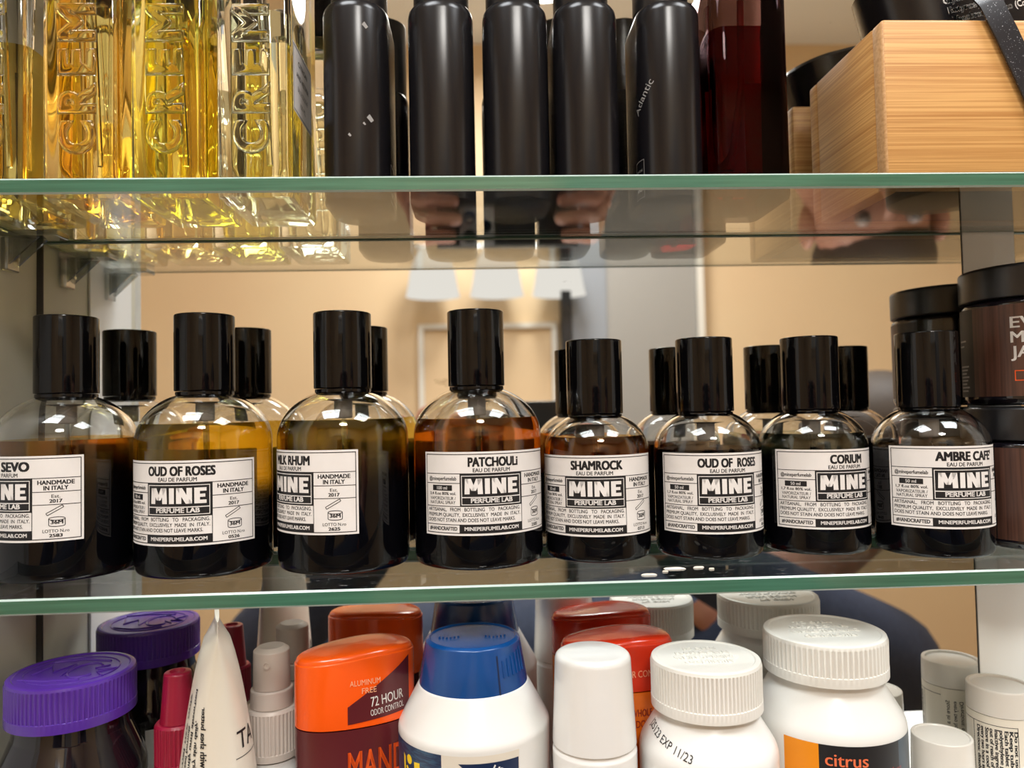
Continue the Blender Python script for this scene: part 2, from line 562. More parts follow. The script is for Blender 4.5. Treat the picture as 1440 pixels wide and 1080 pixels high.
def on_outline(outline, z0, u0=0):
    """u measured along an outline from its front (-y) middle towards +x"""
    pts = list(outline); n = len(pts)
    # start from the point nearest x=0 on the front
    st = min(range(n), key=lambda i: abs(pts[i][0]) + (10 if pts[i][1] > 0 else 0))
    seq = [pts[(st + i) % n] for i in range(n + 1)]
    if seq[1][0] < seq[0][0]: seq = [pts[(st - i) % n] for i in range(n + 1)]
    acc = [0]
    for i in range(n): acc.append(acc[-1] + math.dist(seq[i], seq[i + 1]))
    per = acc[-1]
    def fn(u, v, off):
        s_ = (u + u0) % per
        lo, hi = 0, n
        while hi - lo > 1:
            mid = (lo + hi) // 2
            if acc[mid] <= s_: lo = mid
            else: hi = mid
        t = (s_ - acc[lo]) / max(acc[lo + 1] - acc[lo], 1e-9)
        x = seq[lo][0] + (seq[lo + 1][0] - seq[lo][0]) * t; y = seq[lo][1] + (seq[lo + 1][1] - seq[lo][1]) * t
        tx, ty = seq[lo + 1][0] - seq[lo][0], seq[lo + 1][1] - seq[lo][1]
        L = math.hypot(tx, ty) or 1
        return Vector((x + off * ty / L, y - off * tx / L, z0 + v))
    return fn

# ------------------------------------------------------------------ room
RX0, RX1, RY0, RZ0, RZ1 = -1.35, 1.75, -1.4, -1.45, 1.08
def struct(name, bm, m): return tag(obj(name, bm, m, smooth=False), kind='structure')
struct('floor', box(RX0, RY0, RZ0 - .05, RX1, .45, RZ0), 'floor_tile')
struct('ceiling', box(RX0, RY0, RZ1, RX1, .45, RZ1 + .05), 'ceiling_white')
struct('wall_left', box(RX0 - .05, RY0, RZ0, RX0, .45, RZ1), 'wall_cream')
struct('wall_right', box(RX1, RY0, RZ0, RX1 + .05, .45, RZ1), 'wall_cream')
struct('wall_front', box(RX0, .40, RZ0, RX1, .45, RZ1), 'wall_cream')
struct('wall_back', box(RX0, RY0 - .05, RZ0, RX1, RY0, RZ1), 'wall_cream')
# the grey door with its black edge in the opposite wall
bm = box(.268, RY0 + .002, RZ0 + .002, .634, RY0 + .03, .62)
d1 = struct('door_1', bm, 'door_grey')
d1['label'] = 'grey door in the opposite wall, seen in the mirror'
obj('blue_grey_edge', box(.270, RY0 + .031, RZ0 + .01, .37, RY0 + .036, .61), 'door_blue_grey', d1, smooth=False)
struct('trim_1', box(.238, RY0 + .002, RZ0 + .002, .266, RY0 + .045, .64), 'door_black')
struct('trim_2', box(.636, RY0 + .002, RZ0 + .002, .655, RY0 + .04, .64), 'trim_white')
# framed panel under the lamp
pn = thing('framed_picture', 'pale white-framed panel on the cream wall under the lamp, seen in the mirror', 'picture', (.025, RY0 + .001, -.05))
bm = bmesh.new()
for a in ((-.20, -.3, -.185, .30), (.185, -.3, .20, .30), (-.185, .285, .185, .30), (-.185, -.3, .185, -.285)):
    box(a[0], 0, a[1], a[2], .02, a[3], 0, bm)
obj('frame', bm, 'trim_white', pn, smooth=False)
obj('panel', box(-.185, .002, -.285, .185, .008, .285), 'wall_cream', pn, smooth=False)
# wall lamp with bell shades
emit('shade_glow', (1, .95, .87), .72)
emit('bulb_glow', (1, .95, .88), 14)
sc_ = thing('wall_lamp', 'wall lamp with three white bell shades on the opposite wall, seen in the mirror', 'lamp', (.05, RY0 + .001, .47))
obj('back_bar', box(-.27, 0, -.02, .30, .02, .02, .004), 'metal_chrome', sc_)
bell = [(.076, -.152), (.074, -.150), (.068, -.12), (.062, -.08), (.052, -.045), (.036, -.02), (.020, -.012)]
bell2 = [(r - .003, z) for r, z in bell[::-1]]
for dx in (-.176, .002, .176):
    ar = obj('arm', tube([(dx, .02, 0), (dx, .07, 0), (dx, .09, -.012)], .008), 'metal_chrome', sc_)
    obj('bell_shade', lathe(bell + bell2[1:]), 'shade_glow', sc_, (dx, .095, 0))
def area(name, loc, size, power, rot=(0, 0, 0), col=(1, 1, 1), parent=None, size_y=None):
    ld = bpy.data.lights.new(name, 'AREA')
    ld.shape = 'RECTANGLE' if size_y else 'DISK'; ld.size = size
    if size_y: ld.size_y = size_y
    ld.energy = power; ld.color = col
    o = bpy.data.objects.new(name, ld); COL.objects.link(o); o.location = loc; o.rotation_euler = rot
    if parent: o.parent = parent
    return o
# unseen round ceiling lamp, added for light from the front
cl = thing('fill_lamp', 'unseen round ceiling lamp added to light the shelves from the front', 'lamp', (.15, -.85, RZ1))
obj('lamp_pan', lathe(fillet([(0, -.03), (.20, -.03, .006), (.21, 0), (0, 0)])), 'trim_white', cl)
obj('diffuser', lathe([(0, -.075), (.08, -.07), (.15, -.052), (.185, -.031), (0, -.031)]), emit('diffuser_glow', (1, .97, .93), 2.5), cl)
area('fill_light', (0, 0, -.085), .34, LAMP_FILL, col=(1, .96, .90), parent=cl)
# two flat light panels on the ceiling in front of the cabinet
emit('panel_glow', (.96, .98, 1), 3.0)
for px_, lab in ((-.34, 'left one of two square light panels on the ceiling before the cabinet'), (.66, 'right one of two square light panels on the ceiling before the cabinet')):
    pl = thing('light_panel', lab, 'lamp', (px_, -.10, RZ1), group='ceiling light panels')
    b = bmesh.new()
    for q in ((-.28, -.25, -.25, .25), (.25, -.25, .28, .25), (-.28, -.28, .28, -.25), (-.28, .25, .28, .28)): box(q[0], q[1], -.02, q[2], q[3], -.0002, 0, b)
    obj('frame', b, 'trim_white', pl, smooth=False)
    obj('diffuser', box(-.2499, -.2499, -.010, .2499, .2499, -.006), 'panel_glow', pl, smooth=False)
    area('panel_light', (0, 0, -.012), .48, LAMP_PANEL, col=(.95, .975, 1), parent=pl, size_y=.48)

# ------------------------------------------------------------------ cabinet
CX0, CX1, CY0, CZ0, CZ1 = -.2214, .44, .275, FLOOR, .30
cb = thing('medicine_cabinet', 'wall cabinet with olive-grey side panel and mirrored back holding the shelves', 'cabinet', (0, .39, CZ0))
def cpart(name, b, m, label=None):
    o = obj(name, b, m, cb, smooth=False)
    o.location = (0, -.39, -CZ0)
    if label: o['label'] = label
    return o
cpart('side_panel', box(CX0 - .016, CY0, CZ0 - .016, CX0, .392, CZ1 + .016), 'cabinet_paint', 'olive-grey side panel')
cpart('side_panel', box(CX1, CY0, CZ0 - .016, CX1 + .016, .392, CZ1 + .016), 'cabinet_white', 'white side panel')
cpart('top_panel', box(CX0, CY0, CZ1, CX1, .392, CZ1 + .016), 'cabinet_white')
cpart('bottom_panel', box(CX0, CY0, CZ0 - .016, CX1, .392, CZ0), 'cabinet_white')
cpart('back_panel', box(CX0, .388, CZ0, CX1, .392, CZ1), 'cabinet_white')
cpart('mirror', box(-.2183, YM, CZ0, .2562, .387, CZ1), 'mirror')
cpart('mirror', box(.2856, YM, CZ0, CX1, .387, CZ1), 'mirror')
cpart('divider_strip', box(.2570, YM - .0006, CZ0, .2850, .3875, CZ1), 'cabinet_white', 'white vertical strip')
cpart('dark_joint', box(CX0 + .0001, YM - .0005, CZ0, -.2184, .3875, CZ1), 'dark_joint')  # thin dark strips along the mirror's side joints
cpart('dark_joint', box(.2563, YM - .0001, CZ0, .2569, .3875, CZ1), 'dark_joint')
for hx_, ang_, w_ in ((CX0 - .012, math.radians(-140), .30), (CX1 + .012, math.radians(-35), .30)):
    ob = cpart('door', box(0, -.009, 0, w_, .009, CZ1 - CZ0, .001), 'cabinet_white')  # unseen open doors, added as white reflectors for side streaks on the bottles
    ob.location = (hx_, CY0 - .016 - .39, 0); ob.rotation_euler = (0, 0, ang_)
cpart('edge_trim', box(CX0 + .0001, .283, CZ0, CX0 + .0015, .333, CZ1, .0005), 'cabinet_white', 'white edge trim')
o = cpart('screw_cover', lathe([(0, 0), (.0055, 0), (.0052, .0015), (.004, .0026), (0, .003)], 32), 'button_plastic', 'round cream screw cover')
o.location = (CX0, .335 - .39, .0290 - CZ0); o.rotation_euler = (0, PI / 2, 0)
for p in o.data.polygons: p.use_smooth = True

# shelves
def shelf(name, ztop, label, gm):
    t = thing(name, label, 'shelf', (0, (YF + YM) / 2, ztop - SHT))
    hw0, hw1 = CX0 + .001, CX1 - .001
    d0, d1 = YF - (YF + YM) / 2, YM - .0024 - (YF + YM) / 2
    b = box(hw0, d0, 0, hw1, d1, SHT, .0007, seg=1)
    b.faces.ensure_lookup_table()
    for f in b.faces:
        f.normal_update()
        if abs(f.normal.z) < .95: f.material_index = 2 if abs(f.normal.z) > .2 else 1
    o = obj('glass_pane', b, [gm, 'shelf_edge', 'shelf_arris_highlight'], t, smooth=False)
    return t
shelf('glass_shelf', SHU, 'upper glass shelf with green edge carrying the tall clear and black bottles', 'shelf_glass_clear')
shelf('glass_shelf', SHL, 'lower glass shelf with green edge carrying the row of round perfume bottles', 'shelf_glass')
# shelf supports on the left side panel
for yy, zz, lab in ((.357, SHU - SHT, 'clear plastic shelf support under the upper shelf near the mirror'),
                    (.312, SHU - SHT, 'clear plastic shelf support under the front of the upper shelf')):
    t = thing('shelf_support', lab, 'support', (CX0, yy, zz), group='clear plastic shelf supports')
    b = box(.0001, -.006, -.0032, .026, .006, -.0002, .0006)
    obj('ledge', b, 'clear_plastic', t, smooth=False)
    b = box(.0001, -.005, -.019, .0035, .005, -.0034, .0008)
    box(.0036, -.0008, -.014, .006, .0008, -.0034, 0, b)
    obj('back_plate', b, 'clear_plastic', t, smooth=False)
    b = bmesh.new()
    for s_ in (-1, 1):
        v = [b.verts.new(p) for p in ((.0036, s_ * .004, -.0034), (.017, s_ * .004, -.0034), (.0036, s_ * .004, -.016),
                                      (.0036, s_ * .0028, -.0034), (.017, s_ * .0028, -.0034), (.0036, s_ * .0028, -.016))]
        for q in ((0, 1, 2), (5, 4, 3), (0, 3, 4, 1), (1, 4, 5, 2), (2, 5, 3, 0)): b.faces.new([v[i] for i in q])
    obj('rib', b, 'clear_plastic', t, smooth=False)

# ------------------------------------------------------------------ perfume bottles
LW, LH = .066, .036
def perfume_label(title, tw, ml, floz, lot):
    d = Decal(); P, I = 0, 1
    a, b_, c_ = .00006, .00010, .00014
    d.rect(0, 0, LW, LH, P, a)
    d.frame(.0009, .0009, LW - .0009, LH - .0009, .00035, I, b_)
    H = LH
    y1 = H * .735; xa, xb = .0183, .0466
    L0, L1 = .0012, LW - .0012
    t = .00030
    d.rect(L0, y1, L1, y1 + t, I, b_)
    cx = (xa + xb) / 2
    d.text(title, cx + .001, H * .825, H * .105, I, b_, w=tw, bold=.055)
    d.text('EAU DE PARFUM', cx, H * .757, H * .045, I, b_, w=.0165, bold=.022)
    # brand block
    bb, bt = H * .345, y1 - .0000
    d.rect(xa, bb, xb, bt, I, b_)
    d.frame(xa + .0007, bb + .0007, xb - .0007, bt - .0007, .0003, P, c_)
    mid = bb + (bt - bb) * .27
    d.rect(xa + .001, mid, xb - .001, mid + .0004, P, c_)
    d.block('MINE', xa + .0021, mid + .0016, (xb - xa) - .0042, (bt - mid) - .0036, P, c_, .0022, .0009)
    d.text('PERFUME LAB', cx, bb + .00165, .0019, P, c_, w=.0185, bold=.045)
    # left column
    lc = (L0 + xa) / 2
    d.rect(L0, H * .62, xa, H * .62 + t, I, b_)
    d.text('@mineperfumelab', lc, H * .66, .00155, I, b_, w=.0140, bold=.024)
    d.rect(lc - .005, H * .535, lc + .005, H * .602, I, b_)
    d.text(ml, lc, H * .549, .0014, P, c_, maxw=.009, bold=.012)
    d.text(floz, lc, H * .485, .0012, I, b_, w=.0135, bold=.024)
    d.text('VAPORIZATEUR /', lc, H * .425, .00135, I, b_, w=.0132, bold=.014)
    d.text('NATURAL SPRAY', lc, H * .375, .00135, I, b_, w=.0130, bold=.014)
    d.rect(L0, bb - .0000, xa, bb + t, I, b_)
    # paragraph
    for i, (s_, w_) in enumerate((('ARTISANAL,   FROM   BOTTLING   TO   PACKAGING.', .0438), ('PREMIUM QUALITY,  EXCLUSIVELY  MADE  IN  ITALY.', .0438), ('DOES NOT STAIN AND DOES NOT LEAVE MARKS.', .041))):
        d.text(s_, L0 + .0008, H * (.290 - .063 * i), .00150, I, b_, w=w_, bold=.016, align='L')
    # bottom row
    r0, r1 = .0012, H * .125
    d.rect(L0, r1, xb, r1 + t, I, b_)
    d.rect(xa - .0004, r0, xb, r1, I, b_)
    d.text('#HANDCRAFTED', lc, r0 + .0010, .00155, I, b_, w=.0142, bold=.04)
    d.text('MINEPERFUMELAB.COM', cx, r0 + .0010, .00150, P, c_, w=.0245, bold=.04)
    # right column
    rc = (xb + L1) / 2
    d.rect(xb, .0012, xb + t, y1, I, b_)
    d.text('HANDMADE', rc, H * .665, .0017, I, b_, w=.0136, bold=.04)
    d.text('IN ITALY', rc, H * .600, .0017, I, b_, w=.0090, bold=.04)
    d.rect(xb, H * .575, L1, H * .575 + t, I, b_)
    d.text('Est.', rc, H * .508, .0014, I, b_, w=.0032, bold=.014)
    d.text('2017', rc, H * .452, .0014, I, b_, w=.0046, bold=.04)
    d.rect(xb, H * .425, L1, H * .425 + t, I, b_)
    # opened-jar symbol
    jx, j0, j1, jw = rc + .0004, H * .19, H * .265, .0030
    el = [(jx + jw * math.cos(q * PI / 10), j1 + .0007 * math.sin(q * PI / 10)) for q in range(20)]
    for q in range(20): d.line(el[q], el[(q + 1) % 20], .0003, I, b_)
    d.line((jx - jw, j1), (jx - jw, j0), .0003, I, b_); d.line((jx + jw, j1), (jx + jw, j0), .0003, I, b_)
    lo = [(jx + jw * math.cos(q * PI / 10), j0 + .0006 * math.sin(q * PI / 10)) for q in range(10, 21)]
    for q in range(10): d.line(lo[q], lo[q + 1], .0003, I, b_)
    d.text('36M', jx, j0 + .0005, .0015, I, b_, w=.0044, bold=.04)
    A, B = Vector((jx - .0038, j1 + .0018)), Vector((jx + .0022, j1 + .0052))
    nn = Vector((-(B - A).y, (B - A).x)).normalized() * .0005
    for p, q in ((A + nn, B + nn), (B + nn, B - nn), (B - nn, A - nn), (A - nn, A + nn)): d.line(p, q, .0003, I, b_)
    d.text('LOTTO N.ro', rc, H * .105, .0013, I, b_, w=.0098, bold=.014)
    d.text(lot, rc, H * .052, .0013, I, b_, w=.0048, bold=.04)
    return d

def perfume(x, y, big, level, col, g0, g1, title, tw, lot, th0, zlab, label, tilt=0):
    R = .0298 if big else .0249
    zs = .0575 if big else .0485          # where the dome starts
    dh = .0235 if big else .0195
    cap0, cap1 = (.0804, .1157) if big else (.0662, .1012)
    t = thing('perfume_bottle', label, 'perfume bottle', (x, y, SHL + .0002), group='round perfume bottles on the lower shelf')
    rn = .0122
    def dome(Rr, hh, z, rstop, k=14):
        te = math.acos(rstop / Rr)
        return [(Rr * math.cos(te * i / k), z + hh * math.sin(te * i / k)) for i in range(k + 1)]
    prof = fillet([(0, 0), (R - .0008, 0, .0028), (R, .004)]) + dome(R, dh, zs, rn)
    ztop = prof[-1][1]
    nm = title.lower().replace(' ', '_')
    Rw = R - .0018
    inner = fillet([(0, .0040), (Rw - .0008, .0040, .002), (Rw, .0070)]) + dome(Rw, dh - .0012, zs, rn - .0022)
    pr_all = prof + [(rn - .0004, ztop + .0008), (rn - .0004, cap0 - .0010), (rn - .0028, cap0 - .0010), (rn - .0028, ztop + .0006)] + inner[::-1]
    obj('glass_body', lathe(pr_all, 96), lacquer_glass('lacquered_glass_' + nm, g0, g1), t)
    # liquid follows the inside of the glass
    Ri = R - .00165
    lp = [(0, .0038), (Ri - .003, .0038), (Ri - .0008, .0048), (Ri, .007)]
    full = dome(Ri, dh - .00105, zs, rn - .002)
    if level <= zs: lp.append((Ri, level))
    else:
        for p in full:
            if p[1] < level: lp.append(p)
        q = math.asin(min(.999, (level - zs) / (dh - .00105)))
        lp.append((Ri * math.cos(q), level))
    lp.append((0, level))
    obj('liquid', lathe(lp, 96), glass('perfume_' + nm, col, 1.36), t)
    obj('dip_tube', tube([(0, 0, .0725 if big else .0595), (.001, 0, .03), (.004, -.002, .006)], .0011, 8), 'clear_plastic', t)
    obj('collar', lathe(fillet([(rn - .0003, cap0 - .0022), (rn + .0006, cap0 - .0022, .0003), (rn + .0006, cap0 - .0002, .0003), (.006, cap0 - .0002)])), 'black_gloss', t)
    co_ = [o for o in t.children if o.name.startswith('collar')][0]
    obj('pump', lathe(fillet([(0, cap0 - .014), (.0042, cap0 - .014, .001), (.0042, cap0 - .006), (.009, cap0 - .0054), (0, cap0 - .0054)])), 'grey_print', co_)
    rc = .0133
    obj('cap', lathe(fillet([(0, cap0), (rc, cap0, .0005), (rc, cap1, .0011), (rc - .0016, cap1, .0004), (rc - .002, cap1 - .0004, .0002), (0, cap1 - .0004)], 4), 96), 'black_gloss', t)
    dl = perfume_label(title, tw, '100 ml' if big else '50 ml', '3,4 fl.oz 80% vol.' if big else '1,7 fl.oz 80% vol.', lot)
    lo = dl.build('label', on_cyl(R, th0, zlab - SHL - .0002), ['paper', 'ink'], t)
    if tilt: lo.rotation_euler = (0, tilt, 0)
    return t

perfume(-.1900, .3505, True, .0598, (.95, .70, .32), .056, .024, 'DEL SEVO', .0240, '2583', -1.5053, -.0516, 'large perfume bottle half full of brown liquid at left end of the shelf')
perfume(-.1276, .3510, True, .0655, (1.0, .88, .38), .040, .016, 'OUD OF ROSES', .0290, '0526', -1.1335, -.0549, 'large amber-orange perfume bottle titled OUD OF ROSES, second from left')
perfume(-.0640, .3505, True, .0658, (.98, .88, .42), .052, .032, 'MILK RHUM', .0230, '2625', -1.8333, -.0518, 'large olive-amber perfume bottle titled MILK RHUM')
perfume(-.0017, .3515, True, .0652, (1.0, .72, .34), .044, .020, 'PATCHOULi', .0225, '2582', -.8805, -.0540, 'large reddish-amber perfume bottle titled PATCHOULI')
perfume(.0547, .3540, False, .0555, (1.0, .64, .28), .042, .022, 'SHAMROCK', .0235, '0713', -1.4916, -.0573, 'small red-brown perfume bottle titled SHAMROCK')
perfume(.1078, .3530, False, .0490, (.17, .13, .11), .051, .043, 'OUD OF  ROSES', .0290, '0611', -1.2131, -.0574, 'small dark perfume bottle titled OUD OF ROSES, right of the SHAMROCK one')
perfume(.1607, .3560, False, .0548, (.90, .93, .84), .048, .024, 'CORIUM', .0165, '0548', -1.1250, -.0572, 'small grey-green perfume bottle titled CORIUM')
perfume(.2102, .3410, False, .0480, (.17, .13, .11), .050, .042, "AMBRE CAFE'", .0270, '0329', -1.2685, -.0560, 'small dark perfume bottle titled AMBRE CAFE beside the stacked jars')

# ------------------------------------------------------------------ jars on the right
def cream_jar(z0, label, big_print, th0):
    R = .0294; H = .0660
    t = thing('cosmetic_jar', label, 'jar', (.2682, .3500, z0), group='stacked cosmetic jars')
    obj('jar_body', lathe(fillet([(0, 0), (R - .0012, 0, .002), (R, .003, .002), (R, H - .018, .003), (R - .002, H - .016), (0, H - .016)]), 96), 'dark_glass', t)
    obj('lid', lathe(fillet([(0, H - .0159), (R + .0002, H - .0159, .0008), (R + .0002, H - .0004, .002), (0, H - .0004)]), 96), 'black_plastic', t)
    d = Decal()
    d.rect(0, 0, .100, H - .0235, 0, .00006)
    d.rect(-.0145, 0, 0, H - .0235, 1, .00006)
    d.rect(.100, 0, .150, H - .0235, 1, .00006)
    g = .0001
    if big_print:
        for i, (w, l_) in enumerate((('EVERY', .0245), ('MAN', .0165), ('JACK', .0185))):
            d.text(w, .0185, .0315 - i * .0068, .0050, 2, g, w=l_, bold=.02, align='L')
        d.frame(.0195, .0070, .0420, .0118, .0004, 3, g)
        d.text('SHAVE', .0300, .0084, .0022, 3, g, maxw=.020)
        for i in range(8): d.rect(-.0125, .0145 - i * .0017, -.0040 - (i * 7 % 3) * .0012, .0153 - i * .0017, 4, g)
        for i in range(2): d.rect(-.0130, .0270 - i * .0025, -.0060 - i * .002, .0278 - i * .0025, 4, g)
    for i in range(2): d.rect(.108, .034 - i * .0024, .142, .0348 - i * .0024, 4, g)
    d.build('label', on_cyl(R, th0, .0042), ['dark_wood_print', 'ink', 'white_print', 'orange_print', 'grey_print'], t)
    return t
cream_jar(SHL + .0002, 'lower black-lidded jar with wood-grain label, under another jar at right end', True, -1.22)
cream_jar(SHL + .0006 + .0660, 'upper black-lidded jar with wood-grain label and white lettering, on top of another jar', True, -1.54)

# crumbs on the lower shelf
for x, y, w in ((.0680, .3060, .0045), (.0815, .316, .0062), (.0920, .317, .0036), (.0760, .311, .0016), (.0965, .3135, .0016)):
    b = bmesh.new()
    ring = []
    for q in range(14):
        a = 2 * PI * q / 14; k = w * (.75 + .35 * random.random())
        ring.append((k * math.cos(a) * .8, k * math.sin(a) * .28))
    loft([[(p[0], p[1], 0) for p in ring], [(p[0] * .8, p[1] * .8, .0005) for p in ring]], bm=b)
    tag(obj('residue_flake', b, 'cream_print', None, (x, y, SHL + .0001)), 'dried cream flake on the lower glass shelf in front of the small bottles', 'flake', 'dried flakes on the lower shelf')

# ------------------------------------------------------------------ upper shelf: clear glass bottles
glass('clear_glass', (.985, .99, .985), 1.38)
def cologne(xc, yf, col, level, label, side_label=False):
    w, dp, H = .0312, .050, .112
    t = thing('cologne_bottle', label, 'bottle', (xc, yf + dp / 2, SHU + .0002), group='clear embossed glass bottles on the upper shelf')
    o1 = stadium(w, dp, .0030, 5)
    rings = []
    for ins, z in ((.0016, 0), (.0004, .0005), (0, .0018), (0, H - .004), (.001, H - .0012), (.003, H)):
        rings.append([(p[0], p[1], z) for p in inset_ring(o1, ins)])
    gb_ = obj('glass_body', loft(rings), 'clear_glass', t)
    o2 = stadium(w - .0085, dp - .009, .0062, 8)
    rings = []
    for ins, z in ((.006, .0052), (.0022, .0066), (.0006, .0090), (0, .0125), (0, level)):
        rings.append([(p[0], p[1], z) for p in inset_ring(o2, ins)])
    obj('liquid', loft(rings), glass('cologne_%03d' % int(col[2] * 999), col, .96), t)
    obj('dip_tube', tube([(-.002, -.005, H - .004), (.001, -.009, .06), (.004, -.012, .012)], .0013, 8), 'clear_glass', t)
    # raised lettering running up the front, rounded like moulded glass
    b = bmesh.new()
    z = .0135
    for ch, wl in (('C', .0145), ('R', .0135), ('E', .0115), ('M', .0165), ('O', .0155)):
        vs, fs = relief_geo(ch)
        x0 = min(p[0] for p in vs); x1 = max(p[0] for p in vs); y0 = min(p[1] for p in vs); y1 = max(p[1] for p in vs)
        vv = [b.verts.new((.0075 - (p[1] - y0) / (y1 - y0) * .0158, -p[2] * .0150, z + (p[0] - x0) / (x1 - x0) * wl)) for p in vs]
        for f in fs:
            try: b.faces.new([vv[i] for i in f])
            except ValueError: pass
        z += wl + .0026
    bmesh.ops.remove_doubles(b, verts=b.verts[:], dist=1e-6)
    bmesh.ops.recalc_face_normals(b, faces=b.faces[:])
    obj('embossed_lettering', b, 'clear_glass', gb_, (-.0005, -dp / 2 + .0003, 0), smooth=True, ang=70)
    obj('neck', lathe([(.008, H + .0002), (.008, H + .008), (0, H + .008)], 32), 'metal_chrome', t)
    obj('cap', lathe(fillet([(0, H + .0085), (.0125, H + .0085, .0005), (.0125, H + .036, .001), (0, H + .036)]), 48), 'black_gloss', t)
    if side_label:
        d = Decal()
        d.rect(0, 0, .034, .030, 0, .0001); d.frame(.0008, .0008, .0332, .0292, .0004, 1, .00014)
        for i, (s_, w_) in enumerate((('CITRON', .016), ('AND VETIVER', .022), ('EAU DE COLOGNE', .018), ('100 ML', .010))):
            d.text(s_, .017, .0225 - i * .0058, .0022, 1, .00014, w=w_, bold=.02 if i < 2 else 0)
        d.build('label', lambda u, v, off: Vector((w / 2 + off, -.0215 + u, .034 + v)), ['paper', 'ink'], t, cut=.05, label='white paper side label')
    return t
cologne(-.2005, .310, (.99, .88, .50), .0620, 'clear embossed bottle part full of amber liquid at left end of upper shelf')
cologne(-.1632, .310, (.99, .86, .48), .1000, 'clear embossed bottle full of deep gold liquid, second from left on upper shelf')
cologne(-.1275, .310, (.995, .945, .40), .1000, 'clear embossed bottle full of bright yellow liquid, third from left on upper shelf')
cologne(-.0922, .310, (.95, .94, .80), .0760, 'clear embossed bottle with nearly colourless liquid beside the black bottles', True)

# black satin bottles
def black_bottle(xc, label, wd=.0288, small_label=False):
    t = thing('black_bottle', label, 'bottle', (xc, .3365, SHU + .0002), group='black satin bottles on the upper shelf')
    dp, H = .047, .0825
    o1 = stadium(wd, dp, wd / 2 - .0008, 14)
    rings = []
    for ins, z in ((.0012, 0), (.0002, .0006), (0, .0015), (0, H - .0045), (.0004, H - .0022), (.0014, H - .0007), (.0032, H)):
        rings.append([(p[0], p[1], z) for p in inset_ring(o1, ins)])
    o_ = obj('bottle_body', loft(rings), 'black_satin', t)
    obj('neck_band', lathe(fillet([(.0116, H + .0001), (.0116, H + .0030), (0, H + .0030)]), 64, ribs=(40, H, H + .0025, .0006)), 'burgundy_plastic', t)
    obj('cap', lathe(fillet([(0, H + .0032), (.0126, H + .0032, .0005), (.0126, H + .045, .001), (0, H + .045)]), 64), 'black_plastic', t)
    if small_label:
        d = Decal()
        d.frame(0, 0, .0085, .012, .0002, 0, .00006)
        d.text('AND', .0042, .003, .0016, 1, .00006, maxw=.006, bold=.02)
        d.text('COLOGNE', .0042, .007, .0009, 0, .00006, maxw=.006)
        d.build('label', on_outline(o1, .002, -.0250), ['grey_print', 'white_print'], t)
        d = Decal(); d.text('Atlantic', 0, 0, .0035, 0, .00006, w=.016, align='L', rot=.9)
        d.build('lettering', on_outline(o1, .034, -.020), ['grey_print'], t)
    else:
        d = Decal()
        d.frame(0, 0, .0085, .012, .0002, 0, .00006)
        d.text('MEN', .0042, .003, .0016, 0, .00006, maxw=.006)
        d.build('label', on_outline(o1, .002, .0205), ['grey_print', 'white_print'], t)
    return t
bb_ = black_bottle(-.0518, 'black satin bottle right of the nearly colourless clear bottle, with chipped front')
black_bottle(-.0146, 'second black satin bottle of the five from the left')
black_bottle(.0184, 'middle black satin bottle of the five')
black_bottle(.0496, 'fourth black satin bottle of the five from the left')
black_bottle(.0868, 'black satin bottle standing next to the dark red glass bottle', small_label=True)
# chips in the coating of the first black bottle
for u, v, w in ((.0078, .0300, .0016), (.0052, .0275, .0007), (-.0010, .0225, .0008), (.0060, .0700, .0014)):
    d = Decal()
    d.poly([(u - w, v + w * .2), (u - w * .2, v + w * 1.2), (u + w, v - w * .3), (u + w * .2, v - w)], 0, .00006)
    d.build('chip', on_outline(stadium(.0288, .047, .0136, 14), 0, -.001), ['grey_print'], bb_)

# dark red glass bottle
t = thing('red_glass_bottle', 'dark red glass bottle with a dip tube beside the bamboo box', 'bottle', (.1215, .3385, SHU + .0002))
glass('smoked_glass', (.36, .27, .29), 1.33)
o1 = stadium(.0345, .046, .006, 8)
rings = []
for ins, z in ((.002, 0), (.0005, .0008), (0, .0025), (0, .096), (.002, .100)):
    rings.append([(p[0], p[1], z) for p in inset_ring(o1, ins)])
obj('glass_body', loft(rings), 'smoked_glass', t)
o2 = stadium(.0285, .040, .005, 8)
rings = []
for ins, z in ((.003, .0040), (.0006, .0052), (0, .008), (0, .072)):
    rings.append([(p[0], p[1], z) for p in inset_ring(o2, ins)])
obj('liquid', loft(rings), glass('red_liquid', (.55, .10, .10), 1.0), t)
obj('dip_tube', tube([(.002, .002, .09), (.001, 0, .05), (-.006, -.004, .012)], .0016, 8), 'red_print', t)
obj('cap', lathe(fillet([(0, .1003), (.013, .1003, .0005), (.013, .135, .001), (0, .135)]), 48), 'black_plastic', t)
d = Decal(); d.rect(0, 0, .0075, .050, 0, .00006)
for i, s_ in enumerate(('2025', '2030')): d.text(s_, .0038, .0085 - i * .004, .0022, 1, .0001, w=.006, mirror=False)
d.build('label', lambda u, v, off: Vector((.0055 + u, .012 - off, .006 + v)), ['red_print', 'ink'], t, cut=.05)

